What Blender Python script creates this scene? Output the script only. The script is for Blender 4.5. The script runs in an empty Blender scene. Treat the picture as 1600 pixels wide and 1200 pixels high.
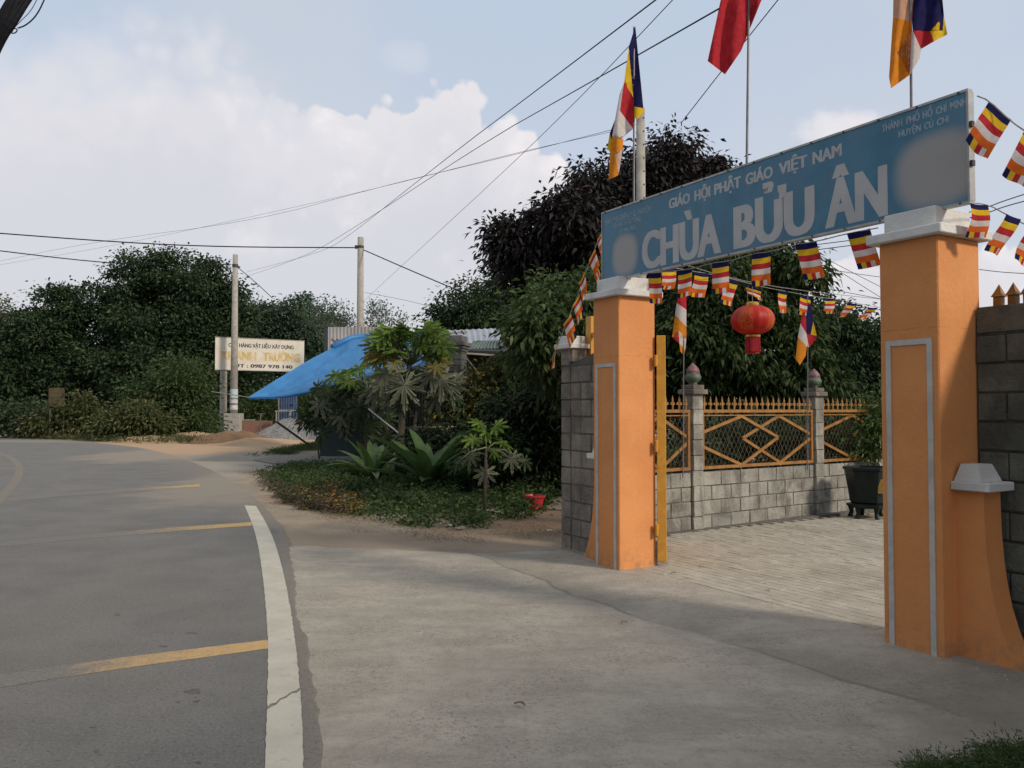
import bpy, bmesh, math, random
import numpy as np
from mathutils import Vector, Matrix, noise

R = math.radians
random.seed(7)
rng = np.random.default_rng(7)
sc = bpy.context.scene
COL = sc.collection

# ------------------------------------------------------------------ camera
CAMH = 1.6
F = 1300.0                      # focal length in photo pixels (1600 wide)
PITCH = math.atan(40 / F)
cam_d = bpy.data.cameras.new('camera')
cam = bpy.data.objects.new('camera', cam_d)
COL.objects.link(cam)
cam.location = (0, 0, CAMH)
cam.rotation_euler = (R(90) + PITCH, 0, 0)
cam_d.sensor_width = 36
cam_d.lens = 36 * F / 1600
cam_d.clip_start = 0.05
cam_d.clip_end = 3000
sc.camera = cam

# ------------------------------------------------------------------ frame of the gate line (local x = along gate, y = into the yard)
SUN_EL, SUN_PHI = R(33), R(25)
cp, sp = math.cos(PITCH), math.sin(PITCH)


def P(px, py, Y):
    """world point at depth Y seen at photo pixel (used for surveying the photo)"""
    dx, dy = (px - 800) / F, (600 - py) / F
    yc = cp - dy * sp
    k = Y / yc
    return Vector((dx * k, Y, CAMH + (sp + dy * cp) * k))


def G(px, py, z=0.0):
    dx, dy = (px - 800) / F, (600 - py) / F
    k = (z - CAMH) / (sp + dy * cp)
    return Vector((dx * k, (cp - dy * sp) * k, z))


A = G(968, 898)
B = G(1475, 1038)
D = (B - A).normalized()
N = Vector((-D.y, D.x, 0))
GATEW = (B - A).length
GANG = math.atan2(D.y, D.x)

# ------------------------------------------------------------------ world
S_H = (math.cos(SUN_PHI) * D + math.sin(SUN_PHI) * N).normalized()
S_DIR = Vector((S_H.x * math.cos(SUN_EL), S_H.y * math.cos(SUN_EL), math.sin(SUN_EL)))
sun_d = bpy.data.lights.new('sun', 'SUN')
sun = bpy.data.objects.new('sun', sun_d)
COL.objects.link(sun)
sun.rotation_euler = (-S_DIR).to_track_quat('-Z', 'Y').to_euler()
sun_d.energy = 2.6
sun_d.angle = R(9)
sun_d.color = (1.0, 0.88, 0.72)

world = bpy.data.worlds.new('World')
sc.world = world
world.use_nodes = True
nt = world.node_tree
nt.nodes.clear()


class NT:
    def __init__(s, t):
        s.t = t

    def n(s, ty, **kw):
        o = s.t.nodes.new(ty)
        for k, v in kw.items():
            setattr(o, k, v)
        return o

    def l(s, a, b):
        s.t.links.new(a, b)

    def val(s, sock, v):
        if hasattr(v, 'bl_idname') or hasattr(v, 'is_linked'):
            s.l(v, sock)
        else:
            sock.default_value = v

    def m(s, op, a, b=None, c=None, clamp=False):
        o = s.n('ShaderNodeMath', operation=op)
        o.use_clamp = clamp
        s.val(o.inputs[0], a)
        if b is not None:
            s.val(o.inputs[1], b)
        if c is not None:
            s.val(o.inputs[2], c)
        return o.outputs[0]

    def mix(s, fac, a, b, mode='MIX'):
        o = s.n('ShaderNodeMix', data_type='RGBA', blend_type=mode)
        s.val(o.inputs[0], fac)
        s.val(o.inputs[6], a)
        s.val(o.inputs[7], b)
        return o.outputs[2]

    def noise(s, vec, scale, detail=4, rough=.55, dist=0.0):
        o = s.n('ShaderNodeTexNoise')
        if vec is not None:
            s.l(vec, o.inputs['Vector'])
        o.inputs['Scale'].default_value = scale
        o.inputs['Detail'].default_value = detail
        o.inputs['Roughness'].default_value = rough
        o.inputs['Distortion'].default_value = dist
        return o.outputs['Fac']

    def ramp(s, v, lo, hi, a=0.0, b=1.0):
        o = s.n('ShaderNodeMapRange')
        o.interpolation_type = 'SMOOTHSTEP'
        s.val(o.inputs[0], v)
        o.inputs[1].default_value = lo
        o.inputs[2].default_value = hi
        o.inputs[3].default_value = a
        o.inputs[4].default_value = b
        return o.outputs[0]


def rgb(c):
    return (c[0], c[1], c[2], 1.0)


w = NT(nt)
sky = w.n('ShaderNodeTexSky', sky_type='NISHITA')
sky.sun_disc = False
sky.sun_elevation = SUN_EL
sky.sun_rotation = math.atan2(S_DIR.x, S_DIR.y)
sky.air_density = 1.0
sky.dust_density = 2.5
sky.ozone_density = 1.0
geo = w.n('ShaderNodeTexCoord')
sep = w.n('ShaderNodeSeparateXYZ')
w.l(geo.outputs['Generated'], sep.inputs[0])
DX, DY, DZ = sep.outputs
az = w.m('ARCTAN2', DX, DY)                     # 0 = straight ahead, + right
el = w.m('ARCSINE', DZ)
dirv = geo.outputs['Generated']
n_big = w.noise(dirv, 5.0, 8, .6)
n_fine = w.noise(dirv, 16.0, 9, .62)
n_soft = w.noise(dirv, 2.2, 5, .5)


def px_az(px):
    return math.atan((px - 800) / F)


def px_el(px, py):
    return math.atan((640 - py) / math.hypot(F, px - 800))


# cumulus bank: its upper outline as a curve of azimuth all round the horizon
contour = [(-400, 60), (-100, 60), (200, 40), (350, 60), (385, 128), (440, 142), (520, 150), (575, 132), (640, 128), (662, 108),
           (700, 112), (725, 100), (757, 104), (768, 160), (800, 172), (838, 192), (850, 220), (885, 218), (905, 262), (925, 330),
           (1000, 380), (1200, 400), (1500, 380), (2000, 330)]
crv = w.n('ShaderNodeFloatCurve')
azn = w.m('MULTIPLY_ADD', w.m('ADD', az, w.m('MULTIPLY_ADD', n_fine, .05, -.025)), 1 / (2 * math.pi), .5)
w.l(azn, crv.inputs['Value'])
cm = crv.mapping
cu = cm.curves[0]
pts = [(0.0, .33), (.25, .30)] + [(px_az(a) / (2 * math.pi) + .5, px_el(a, b)) for a, b in contour] + [(.8, .25), (1.0, .33)]
while len(cu.points) > 2:
    cu.points.remove(cu.points[1])
cu.points[0].location = (pts[0][0], pts[0][1])
cu.points[-1].location = (pts[-1][0], pts[-1][1])
for q in pts[1:-1]:
    cu.points.new(q[0], q[1])
for p_ in cu.points:
    p_.handle_type = 'VECTOR'
cm.update()
vor = w.n('ShaderNodeTexVoronoi', feature='F1')
w.l(dirv, vor.inputs['Vector'])
vor.inputs['Scale'].default_value = 26
vor.inputs['Detail'].default_value = 1.0
bil = w.m('SUBTRACT', .55, vor.outputs['Distance'])
top = w.m('ADD', w.m('ADD', crv.outputs[0], w.m('MULTIPLY_ADD', n_fine, .040, -.020)), w.m('MULTIPLY', bil, .045))
depth = w.m('SUBTRACT', top, el)               # >0 below the outline
bank = w.ramp(depth, -.003, .008)
softb = w.ramp(depth, -.05, .08)
leftness = w.ramp(az, -.36, -.16)              # diffuse veil at the left, crisp heads ahead
bank = w.mix(leftness, softb, bank)
# colours
c_blue_hi, c_blue_lo = (.47, .565, .70), (.585, .635, .735)
hazefac = w.ramp(el, .02, .60)
haze_col = w.mix(hazefac, rgb(c_blue_lo), rgb(c_blue_hi))
rim = w.ramp(depth, .0, .16, 1.0, 0.0)
lump = w.m('MULTIPLY', w.ramp(w.noise(dirv, 9.0, 9, .6, .4), .40, .62), w.m('MULTIPLY_ADD', bil, 1.3, .55), clamp=True)
c_rim = rgb((1.0, .93, .915))
c_body = rgb((.655, .655, .70))
warm = w.m('MULTIPLY', rim, w.m('MULTIPLY_ADD', lump, .75, .30), clamp=True)
patch = w.m('MULTIPLY', w.ramp(n_big, .52, .68), .45)
warm2 = w.m('MAXIMUM', warm, patch)
ccol = w.mix(warm2, c_body, c_rim)
lowgrey = w.ramp(el, .02, .22, 1.0, 0.0)
ccol = w.mix(w.m('MULTIPLY', lowgrey, .45), ccol, rgb((.60, .61, .66)))
veil = w.m('MULTIPLY', w.ramp(n_soft, .42, .70), .40)
# the small cloud low at the right and a wisp above the bank
def puff(px, py, rx, ry, edge=.55):
    a0, e0 = px_az(px), px_el(px, py)
    da = w.m('DIVIDE', w.m('SUBTRACT', az, a0), rx)
    de = w.m('DIVIDE', w.m('SUBTRACT', el, e0), ry)
    rr = w.m('ADD', w.m('POWER', w.m('ABSOLUTE', da), 2.0), w.m('POWER', w.m('ABSOLUTE', de), 2.0))
    rr = w.m('ADD', rr, w.m('MULTIPLY_ADD', n_fine, 2.6, -1.3))
    return w.ramp(rr, .1, 1.1, 1.0, 0.0)
p1 = w.m('MULTIPLY', puff(1312, 200, .060, .028), .85)
p2 = w.m('MULTIPLY', puff(630, 78, .035, .022), .25)
bg1 = w.n('ShaderNodeBackground')
w.l(sky.outputs[0], bg1.inputs[0])
bg1.inputs[1].default_value = .10
bg2 = w.n('ShaderNodeBackground')
c2 = w.mix(w.m('MAXIMUM', veil, w.ramp(el, .42, .95, 0.0, .8)), haze_col, rgb((.64, .64, .65)))
c2 = w.mix(p2, c2, rgb((.80, .78, .80)))
c2 = w.mix(bank, c2, ccol)
c2 = w.mix(p1, c2, rgb((.83, .79, .81)))
below = w.ramp(el, -.05, .0, 0.0, 1.0)
c2 = w.mix(below, rgb((.22, .20, .17)), c2)
w.l(c2, bg2.inputs[0])
bg2.inputs[1].default_value = 1.0
mx = w.n('ShaderNodeMixShader')
mx.inputs[0].default_value = .92                # hazy air covers most of the clear sky
w.l(bg1.outputs[0], mx.inputs[1])
w.l(bg2.outputs[0], mx.inputs[2])
wo = w.n('ShaderNodeOutputWorld')
w.l(mx.outputs[0], wo.inputs[0])

sc.view_settings.view_transform = 'Standard'
sc.view_settings.look = 'None'
sc.view_settings.gamma = 1
sc.view_settings.exposure = 0.13
sc.view_settings.use_curve_mapping = False
sc.render.engine = 'CYCLES'
sc.cycles.max_bounces = 4
sc.cycles.diffuse_bounces = 3
sc.cycles.transparent_max_bounces = 8

# ------------------------------------------------------------------ materials
MATS = {}


def pm(name, c1, c2=None, scale=8, rough=.8, bump=0.0, bscale=40, metal=0.0, objrand=0.0, island=0.0, stain=None,
       stain_scale=1.2, stain_amt=.5, detail=6, trans=0.0, spec=.4, stretch=None, lo=.35, hi=.65, coat=0.0, extra=None):
    """procedural material: two-tone noise colour, stains, fine bump"""
    if name in MATS:
        return MATS[name]
    m = bpy.data.materials.new(name)
    MATS[name] = m
    m.use_nodes = True
    t = m.node_tree
    t.nodes.clear()
    k = NT(t)
    g = k.n('ShaderNodeNewGeometry')
    pos = g.outputs['Position']
    if stretch:
        mp = k.n('ShaderNodeMapping')
        mp.inputs['Scale'].default_value = stretch
        k.l(pos, mp.inputs[0])
        pos = mp.outputs[0]
    c2 = c2 or tuple(v * .8 for v in c1)
    fac = k.ramp(k.noise(pos, scale, detail, .6), lo, hi)
    col = k.mix(fac, rgb(c2), rgb(c1))
    if stain:
        sf = k.m('MULTIPLY', k.ramp(k.noise(pos, stain_scale, 7, .62, .5), .48, .66), stain_amt)
        col = k.mix(sf, col, rgb(stain))
    if extra:
        col = extra(k, pos, col)
    if objrand:
        oi = k.n('ShaderNodeObjectInfo')
        f = k.m('MULTIPLY_ADD', oi.outputs['Random'], objrand * 2, 1 - objrand)
        cc = k.n('ShaderNodeVectorMath', operation='SCALE')
        k.l(col, cc.inputs[0])
        k.l(f, cc.inputs['Scale'])
        col = cc.outputs[0]
    if island:
        f = k.m('MULTIPLY_ADD', g.outputs['Random Per Island'], island * 2, 1 - island)
        cc = k.n('ShaderNodeVectorMath', operation='SCALE')
        k.l(col, cc.inputs[0])
        k.l(f, cc.inputs['Scale'])
        col = cc.outputs[0]
    b = k.n('ShaderNodeBsdfPrincipled')
    k.l(col, b.inputs['Base Color'])
    b.inputs['Roughness'].default_value = rough
    b.inputs['Metallic'].default_value = metal
    b.inputs['Specular IOR Level'].default_value = spec
    b.inputs['Coat Weight'].default_value = coat
    if bump:
        bn = k.n('ShaderNodeBump')
        bn.inputs['Strength'].default_value = bump
        bn.inputs['Distance'].default_value = .02
        k.l(k.noise(g.outputs['Position'], bscale, 8, .65), bn.inputs['Height'])
        k.l(bn.outputs[0], b.inputs['Normal'])
    out = k.n('ShaderNodeOutputMaterial')
    sh = b.outputs[0]
    if trans:
        tr = k.n('ShaderNodeBsdfTranslucent')
        k.l(col, tr.inputs[0])
        ms = k.n('ShaderNodeMixShader')
        ms.inputs[0].default_value = trans
        k.l(sh, ms.inputs[1])
        k.l(tr.outputs[0], ms.inputs[2])
        sh = ms.outputs[0]
    k.l(sh, out.inputs[0])
    return m


def blob(k, pos, col, cx, cy, r, c, amt=1.0, nz=1.2, ry=None):
    """a patch of other colour round a place on the ground"""
    s_ = k.n('ShaderNodeSeparateXYZ')
    k.l(pos, s_.inputs[0])
    a = k.m('DIVIDE', k.m('SUBTRACT', s_.outputs[0], cx), r)
    b_ = k.m('DIVIDE', k.m('SUBTRACT', s_.outputs[1], cy), ry or r)
    rr = k.m('ADD', k.m('MULTIPLY', a, a), k.m('MULTIPLY', b_, b_))
    rr = k.m('ADD', rr, k.m('MULTIPLY_ADD', k.noise(pos, nz, 6, .65), 2.0, -1.0))
    return k.mix(k.m('MULTIPLY', k.ramp(rr, .4, 1.2, 1.0, 0.0), amt), col, rgb(c))


# ------------------------------------------------------------------ mesh helpers
class MB:
    def __init__(s):
        s.v, s.f, s.mi = [], [], []

    def add(s, vs, fs, mi=0):
        o = len(s.v)
        s.v += [tuple(q) for q in vs]
        s.f += [tuple(i + o for i in f) for f in fs]
        s.mi += [mi] * len(fs)
        return s

    def box(s, x0, x1, y0, y1, z0, z1, mi=0, M=None, ch=0.0):
        if ch:
            vs, fs = chbox(x0, x1, y0, y1, z0, z1, ch)
        else:
            vs = [(x, y, z) for z in (z0, z1) for y in (y0, y1) for x in (x0, x1)]
            fs = [(0, 2, 3, 1), (4, 5, 7, 6), (0, 1, 5, 4), (2, 6, 7, 3), (1, 3, 7, 5), (0, 4, 6, 2)]
        if M is not None:
            vs = [M @ Vector(q) for q in vs]
        return s.add(vs, fs, mi)

    def bar(s, a, b, w_, h_, mi=0, up=(0, 0, 1)):
        a, b = Vector(a), Vector(b)
        d = (b - a)
        L = d.length
        d.normalize()
        u = Vector(up)
        side = d.cross(u)
        if side.length < 1e-4:
            side = d.cross(Vector((1, 0, 0)))
        side.normalize()
        u = side.cross(d)
        vs = []
        for q in (a, b):
            for i, j in ((-1, -1), (1, -1), (1, 1), (-1, 1)):
                vs.append(q + side * (i * w_ / 2) + u * (j * h_ / 2))
        fs = [(0, 3, 2, 1), (4, 5, 6, 7)] + [(i, (i + 1) % 4, 4 + (i + 1) % 4, 4 + i) for i in range(4)]
        return s.add(vs, fs, mi)

    def tube(s, pts_, rad, n=8, mi=0, cap=True):
        pts_ = [Vector(q) for q in pts_]
        rads = rad if isinstance(rad, (list, tuple)) else [rad] * len(pts_)
        vs, fs = [], []
        prev = None
        for i, q in enumerate(pts_):
            t = (pts_[min(i + 1, len(pts_) - 1)] - pts_[max(i - 1, 0)])
            if t.length < 1e-9:
                t = Vector((0, 0, 1))
            t.normalize()
            if prev is None:
                prev = t.orthogonal().normalized()
            else:
                prev = (prev - t * prev.dot(t))
                if prev.length < 1e-6:
                    prev = t.orthogonal()
                prev.normalize()
            b_ = t.cross(prev)
            for j in range(n):
                a_ = 2 * math.pi * j / n
                vs.append(q + (prev * math.cos(a_) + b_ * math.sin(a_)) * rads[i])
        for i in range(len(pts_) - 1):
            for j in range(n):
                fs.append((i * n + j, i * n + (j + 1) % n, (i + 1) * n + (j + 1) % n, (i + 1) * n + j))
        if cap:
            fs.append(tuple(range(n - 1, -1, -1)))
            fs.append(tuple((len(pts_) - 1) * n + j for j in range(n)))
        return s.add(vs, fs, mi)

    def lathe(s, prof, n=20, mi=0, c=(0, 0, 0), f=None):
        vs, fs = [], []
        for r_, z in prof:
            for j in range(n):
                a_ = 2 * math.pi * j / n
                k_ = f(a_) if f else 1
                vs.append((c[0] + r_ * k_ * math.cos(a_), c[1] + r_ * k_ * math.sin(a_), c[2] + z))
        for i in range(len(prof) - 1):
            for j in range(n):
                fs.append((i * n + j, i * n + (j + 1) % n, (i + 1) * n + (j + 1) % n, (i + 1) * n + j))
        fs.append(tuple(range(n - 1, -1, -1)))
        fs.append(tuple((len(prof) - 1) * n + j for j in range(n)))
        return s.add(vs, fs, mi)

    def mesh(s, name, mats, smooth=False):
        me = bpy.data.meshes.new(name)
        me.from_pydata(s.v, [], s.f)
        for m in (mats if isinstance(mats, (list, tuple)) else [mats]):
            me.materials.append(m)
        if len(me.materials) > 1:
            me.polygons.foreach_set('material_index', s.mi)
        if smooth:
            me.shade_smooth()
        me.update()
        return me

    def build(s, name, mats, parent=None, smooth=False, kind=None, loc=None):
        return link(name, s.mesh(name, mats, smooth), parent, kind, loc)


def chbox(x0, x1, y0, y1, z0, z1, c):
    """box with all edges bevelled by c"""
    bm = bmesh.new()
    bmesh.ops.create_cube(bm, size=1)
    for v in bm.verts:
        v.co = Vector(((x0 + x1) / 2 + v.co.x * (x1 - x0), (y0 + y1) / 2 + v.co.y * (y1 - y0), (z0 + z1) / 2 + v.co.z * (z1 - z0)))
    bmesh.ops.bevel(bm, geom=bm.edges[:], offset=c, segments=1, affect='EDGES')
    bm.verts.index_update()
    vs = [tuple(v.co) for v in bm.verts]
    fs = [tuple(v.index for v in f.verts) for f in bm.faces]
    bm.free()
    return vs, fs


def link(name, data, parent=None, kind=None, loc=None):
    o = bpy.data.objects.new(name, data)
    COL.objects.link(o)
    if parent is not None:
        o.parent = parent
    if loc is not None:
        o.location = loc
    if kind:
        o['kind'] = kind
    return o


def tag(o, label, cat, group=None, kind=None):
    o['label'] = label
    o['category'] = cat
    if group:
        o['group'] = group
    if kind:
        o['kind'] = kind
    return o


def thing(name, label, cat, loc=(0, 0, 0), rz=0.0, group=None):
    o = bpy.data.objects.new(name, None)
    o.empty_display_size = .2
    COL.objects.link(o)
    o.location = loc
    o.rotation_euler = (0, 0, rz)
    return tag(o, label, cat, group)


def loc_of(o, p_):
    """world point -> local point of a thing (location + z rotation)"""
    a = -o.rotation_euler.z
    v = Vector(p_) - o.location
    return Vector((v.x * math.cos(a) - v.y * math.sin(a), v.x * math.sin(a) + v.y * math.cos(a), v.z))


def structure(name, verts, faces, mat, smooth=False):
    me = bpy.data.meshes.new(name)
    me.from_pydata([tuple(v) for v in verts], [], faces)
    me.materials.append(mat)
    if smooth:
        me.shade_smooth()
    me.update()
    return link(name, me, None, 'structure')


# ------------------------------------------------------------------ ground
sandc, tanc = (.43, .29, .17), (.31, .265, .205)
C1, C2_, C3 = G(330, 697), G(395, 745), G(520, 815)


def ground_extra(k, pos, col):
    col = blob(k, pos, col, -13, 38, 10, sandc, .85, .35, 9)
    col = blob(k, pos, col, -3.6, 17.5, 1.3, (.36, .22, .12), .6, 1.5, 3.5)
    col = blob(k, pos, col, -1.0, 10.4, 3.2, (.30, .225, .16), .65, 1.4, .9)
    col = blob(k, pos, col, 1.0, 12.0, 2.2, (.20, .13, .085), .8, 1.4, 1.6)
    col = blob(k, pos, col, -9, 24, 3.0, (.30, .275, .235), .7, .8, 9)
    peb = k.ramp(k.noise(pos, 34, 5, .7), .60, .72)
    col = k.mix(k.m('MULTIPLY', peb, .5), col, rgb((.42, .40, .36)))
    drk = k.ramp(k.noise(pos, 22, 5, .7), .62, .74)
    return k.mix(k.m('MULTIPLY', drk, .6), col, rgb((.12, .09, .06)))


m_ground = pm('dry_earth', (.30, .25, .19), (.24, .20, .145), 1.6, .95, .7, 26, stain=(.17, .14, .10), stain_scale=.7,
              stain_amt=.5, extra=ground_extra)
gx = np.concatenate([[-900, -300, -90], np.linspace(-40, 40, 81), [90, 300, 900]])
gy = np.concatenate([[-300, -60], np.linspace(-10, 70, 81), [120, 300, 1400]])
gv, gf = [], []
for j, y in enumerate(gy):
    for i, x in enumerate(gx):
        gv.append((x, y, -.012 + (.0 if abs(x) > 40 or y < 0 or y > 70 else 0)))
for j in range(len(gy) - 1):
    for i in range(len(gx) - 1):
        a = j * len(gx) + i
        gf.append((a, a + 1, a + len(gx) + 1, a + len(gx)))
structure('ground', gv, gf, m_ground)

# road: right hand edge surveyed, carriageway 10.5 m wide
edge_px = [(505, 1200), (488, 1090), (470, 1000), (463, 950), (457, 900), (449, 862), (452, 845), (440, 826), (420, 800), (392, 775), (345, 742), (300, 722), (250, 706), (200, 697), (100, 687.2), (0, 683)]
edge = [Vector((.9, -6, 0)), Vector((.25, -2, 0)), Vector((-.3, 1, 0))] + [G(a, b) for a, b in edge_px] + [Vector((-60, 58, 0)), Vector((-120, 62, 0))]


def resample(pts_, step):
    out = []
    for a_, b_ in zip(pts_[:-1], pts_[1:]):
        n_ = max(1, int((b_ - a_).length / step))
        out += [a_.lerp(b_, i / n_) for i in range(n_)]
    return out + [pts_[-1]]


def smooth_line(pts_, it=2):
    for _ in range(it):
        q = [pts_[0]]
        for a_, b_ in zip(pts_[:-1], pts_[1:]):
            q += [a_.lerp(b_, .25), a_.lerp(b_, .75)]
        pts_ = q + [pts_[-1]]
    return pts_


def side_of(pts_, i):
    t = pts_[min(i + 1, len(pts_) - 1)] - pts_[max(i - 1, 0)]
    t.normalize()
    return Vector((-t.y, t.x, 0))          # left of travel


e2 = resample(smooth_line(edge, 2), .05)
rv, rf, ra = [], [], []
for i, q in enumerate(e2):
    near = min(1.0, 3 / max(q.y, 1) + .4)
    wob = (noise.noise(q * 1.1) * .05 + noise.noise(q * 5) * .022 + noise.noise(q * 16) * .010) * near
    s_ = side_of(e2, i)
    dw = 1 + min(2.2, max(0, q.y - 11) / 5)
    for off, z, at_ in ((-.02 - wob, .002, 1.0), (-wob, .015, 1.0), (.14 * dw, .017, .45 if dw < 1.05 else .75), (.6 * dw, .018, 0.0)):
        rv.append((q.x + s_.x * off, q.y + s_.y * off, z))
        ra.append(at_)
for i in range(len(e2) - 1):
    a = i * 4
    for j in range(3):
        rf.append((a + j, a + 4 + j, a + 5 + j, a + 1 + j))
inner = [i * 4 + 3 for i in range(len(e2))]
left_edge = [(-120, 50), (-60, 47), (-40, 42), (-28, 33), (-19.5, 21), (-14.5, 8), (-11, -6)]
n0 = len(rv)
rv += [(x, y, .018) for x, y in left_edge]
ra += [0.0] * len(left_edge)
rf.append(tuple(inner + [n0 + i for i in range(len(left_edge))]))


def road_extra(k, pos, col):
    at_ = k.n('ShaderNodeAttribute', attribute_name='verge')
    dust = k.m('MULTIPLY', k.m('ADD', at_.outputs['Fac'], k.m('MULTIPLY_ADD', k.noise(pos, 9, 7, .7), 1.2, -.75)), 1.5, clamp=True)
    col = k.mix(k.m('MULTIPLY', dust, k.m('MULTIPLY', at_.outputs['Fac'], .9), clamp=True), col, rgb((.205, .182, .152)))
    # worn speckle of the stone in the asphalt, dust drifted in from the verge
    sp_ = k.ramp(k.noise(pos, 60, 5, .85), .53, .62)
    col = k.mix(k.m('MULTIPLY', sp_, .55), col, rgb((.30, .285, .26)))
    dk = k.ramp(k.noise(pos, 48, 5, .85), .53, .62)
    col = k.mix(k.m('MULTIPLY', dk, .75), col, rgb((.07, .065, .06)))
    s2 = k.n('ShaderNodeMapping')
    s2.inputs['Scale'].default_value = (1.2, 4.5, 1)
    k.l(pos, s2.inputs[0])
    spot = k.ramp(k.noise(s2.outputs[0], 2.6, 4, .6), .715, .74)
    col = k.mix(k.m('MULTIPLY', spot, .7), col, rgb((.045, .04, .035)))
    col = blob(k, pos, col, -5.6, 19.5, 1.9, (.27, .235, .185), .75, 1.0, 6.5)
    col = blob(k, pos, col, -12.0, 30.5, 3.0, (.30, .25, .19), .7, .8, 6)
    col = blob(k, pos, col, -20.5, 42.0, 9.0, (.27, .24, .20), .6, .5, 2.2)
    return col


m_road = pm('asphalt', (.168, .163, .153), (.136, .132, .124), 1.4, .85, .5, 150, stain=(.178, .168, .152), stain_scale=.5, stain_amt=.6,
            extra=road_extra)
road = structure('road', rv, rf, m_road)
ra_ = road.data.attributes.new('verge', 'FLOAT', 'POINT')
ra_.data.foreach_set('value', ra)

# painted markings (worn paint)


def paint(name, base, dark, wear):
    def ex(k, pos, col):
        ch = k.ramp(k.noise(pos, 14, 8, .7), .60 - wear, .70 - wear)
        fine = k.ramp(k.noise(pos, 90, 4, .7), .55, .68)
        col = k.mix(k.m('MULTIPLY', ch, .55), col, rgb(dark))
        return k.mix(k.m('MULTIPLY', fine, .35), col, rgb(dark))
    return pm(name, base, tuple(v * .86 for v in base), 3, .75, .25, 90, extra=ex)


m_white = paint('white_road_paint', (.50, .475, .395), (.29, .265, .21), .03)
m_yel = paint('yellow_road_paint', (.48, .31, .13), (.2, .17, .13), .04)
m_yelf = paint('faded_yellow_road_paint', (.20, .17, .13), (.165, .152, .13), .14)
m_yelf2 = paint('ghost_yellow_road_paint', (.185, .158, .125), (.15, .137, .12), .1)


def strip(name, Ls, Rs, z, mat, wob=.004):
    n_ = len(Ls)
    vs, fs = [], []
    for i in range(n_):
        a_, b_ = Ls[i], Rs[i]
        d_ = (b_ - a_).normalized()
        w1, w2 = noise.noise(a_ * 14) * wob, noise.noise(b_ * 14 + Vector((9, 0, 0))) * wob
        vs += [(a_.x + d_.x * w1, a_.y + d_.y * w1, z), (b_.x + d_.x * w2, b_.y + d_.y * w2, z)]
    for i in range(n_ - 1):
        fs.append((2 * i, 2 * i + 1, 2 * i + 3, 2 * i + 2))
    return structure(name, vs, fs, mat)


wl = [(418, 1340), (413, 1200), (418, 1100), (419, 1000), (413, 925), (405, 862), (396, 825), (382, 791.5)]
wr = [(478, 1340), (474, 1200), (471, 1100), (461, 1000), (449, 925), (436, 870), (422, 830), (400, 792.5)]
Lw = smooth_line([G(*q) for q in wl], 2)
Rw = smooth_line([G(*q) for q in wr], 2)
Lw2, Rw2 = [], []
for i in range(len(Lw) - 1):
    for q in range(8):
        Lw2.append(Lw[i].lerp(Lw[i + 1], q / 8))
        Rw2.append(Rw[i].lerp(Rw[i + 1], q / 8))
strip('white_edge_line', Lw2 + [Lw[-1]], Rw2 + [Rw[-1]], .0212, m_white, .007)


def worn_paint():
    m = bpy.data.materials.new('worn_yellow_road_paint')
    m.use_nodes = True
    t = m.node_tree
    k = NT(t)
    b = t.nodes['Principled BSDF']
    g = k.n('ShaderNodeNewGeometry')
    pos = g.outputs['Position']
    at_ = k.n('ShaderNodeAttribute', attribute_name='wear')
    wn = k.m('MULTIPLY_ADD', k.noise(pos, 11, 7, .7), 1.0, -.5)
    wn2 = k.m('MULTIPLY_ADD', k.noise(pos, 70, 4, .8), .6, -.3)
    f = k.ramp(k.m('ADD', at_.outputs['Fac'], k.m('ADD', wn, wn2)), .05, 1.0)
    col = k.mix(k.ramp(k.noise(pos, 70, 4, .8), .45, .65), rgb((.52, .335, .135)), rgb((.42, .27, .11)))
    asp = k.mix(k.ramp(k.noise(pos, 70, 4, .8), .45, .65), rgb((.165, .155, .14)), rgb((.095, .089, .080)))
    k.l(k.mix(f, col, asp), b.inputs['Base Color'])
    b.inputs['Roughness'].default_value = .8
    return m


m_worn = worn_paint()


def rumble(xs, tops, bots, wears):
    """yellow cross bar, painted bright at the verge end and worn away towards the lane"""
    Ls, Rs, ws_ = [], [], []
    for i in range(len(xs) - 1):
        for q in range(24):
            f = q / 24
            x = xs[i] * (1 - f) + xs[i + 1] * f
            Ls.append(G(x, tops[i] * (1 - f) + tops[i + 1] * f))
            Rs.append(G(x, bots[i] * (1 - f) + bots[i + 1] * f))
            ws_ += [wears[i] * (1 - f) + wears[i + 1] * f] * 2
    o = strip('yellow_cross_line', Ls, Rs, .0198, m_worn, .006)
    a_ = o.data.attributes.new('wear', 'FLOAT', 'POINT')
    a_.data.foreach_set('value', ws_)


rumble([419, 200, 90, -60], [1004, 1031, 1046, 1068], [1018, 1048, 1065, 1090], [0.15, .5, .9, 1.3])
rumble([393, 275, 150, -40], [818, 826, 836, 852], [823.5, 832, 843, 861], [.15, .6, 1.0, 1.3])
rumble([312, 200, 90, -30], [758, 765, 773, 783], [761.5, 769, 778, 789], [.3, .85, 1.0, 1.1])
rumble([260, 225, 190], [727.5, 729.5, 731], [730, 732, 733.5], [.85, 1.1, 1.2])
cl = smooth_line([G(-420, 1300), G(-150, 900), G(0, 782), G(22, 757), G(32, 738), G(28, 724), G(12, 712), G(-40, 700), G(-200, 690)], 2)
strip('yellow_centre_line', [q + side_of(cl, i) * .09 for i, q in enumerate(cl)], [q - side_of(cl, i) * .09 for i, q in enumerate(cl)], .0204, m_yelf, .02)

# hairline break across the edge line, oil spots
m_oil = pm('oil_stain', (.07, .063, .053), (.12, .11, .095), 30, .7)
m_crack = pm('crack_dirt', (.12, .105, .085), (.22, .20, .16), 40, .9)


def flat_patch(name, pts_, z, mat):
    return structure(name, [(q.x, q.y, z) for q in pts_], [tuple(range(len(pts_)))], mat)


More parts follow.
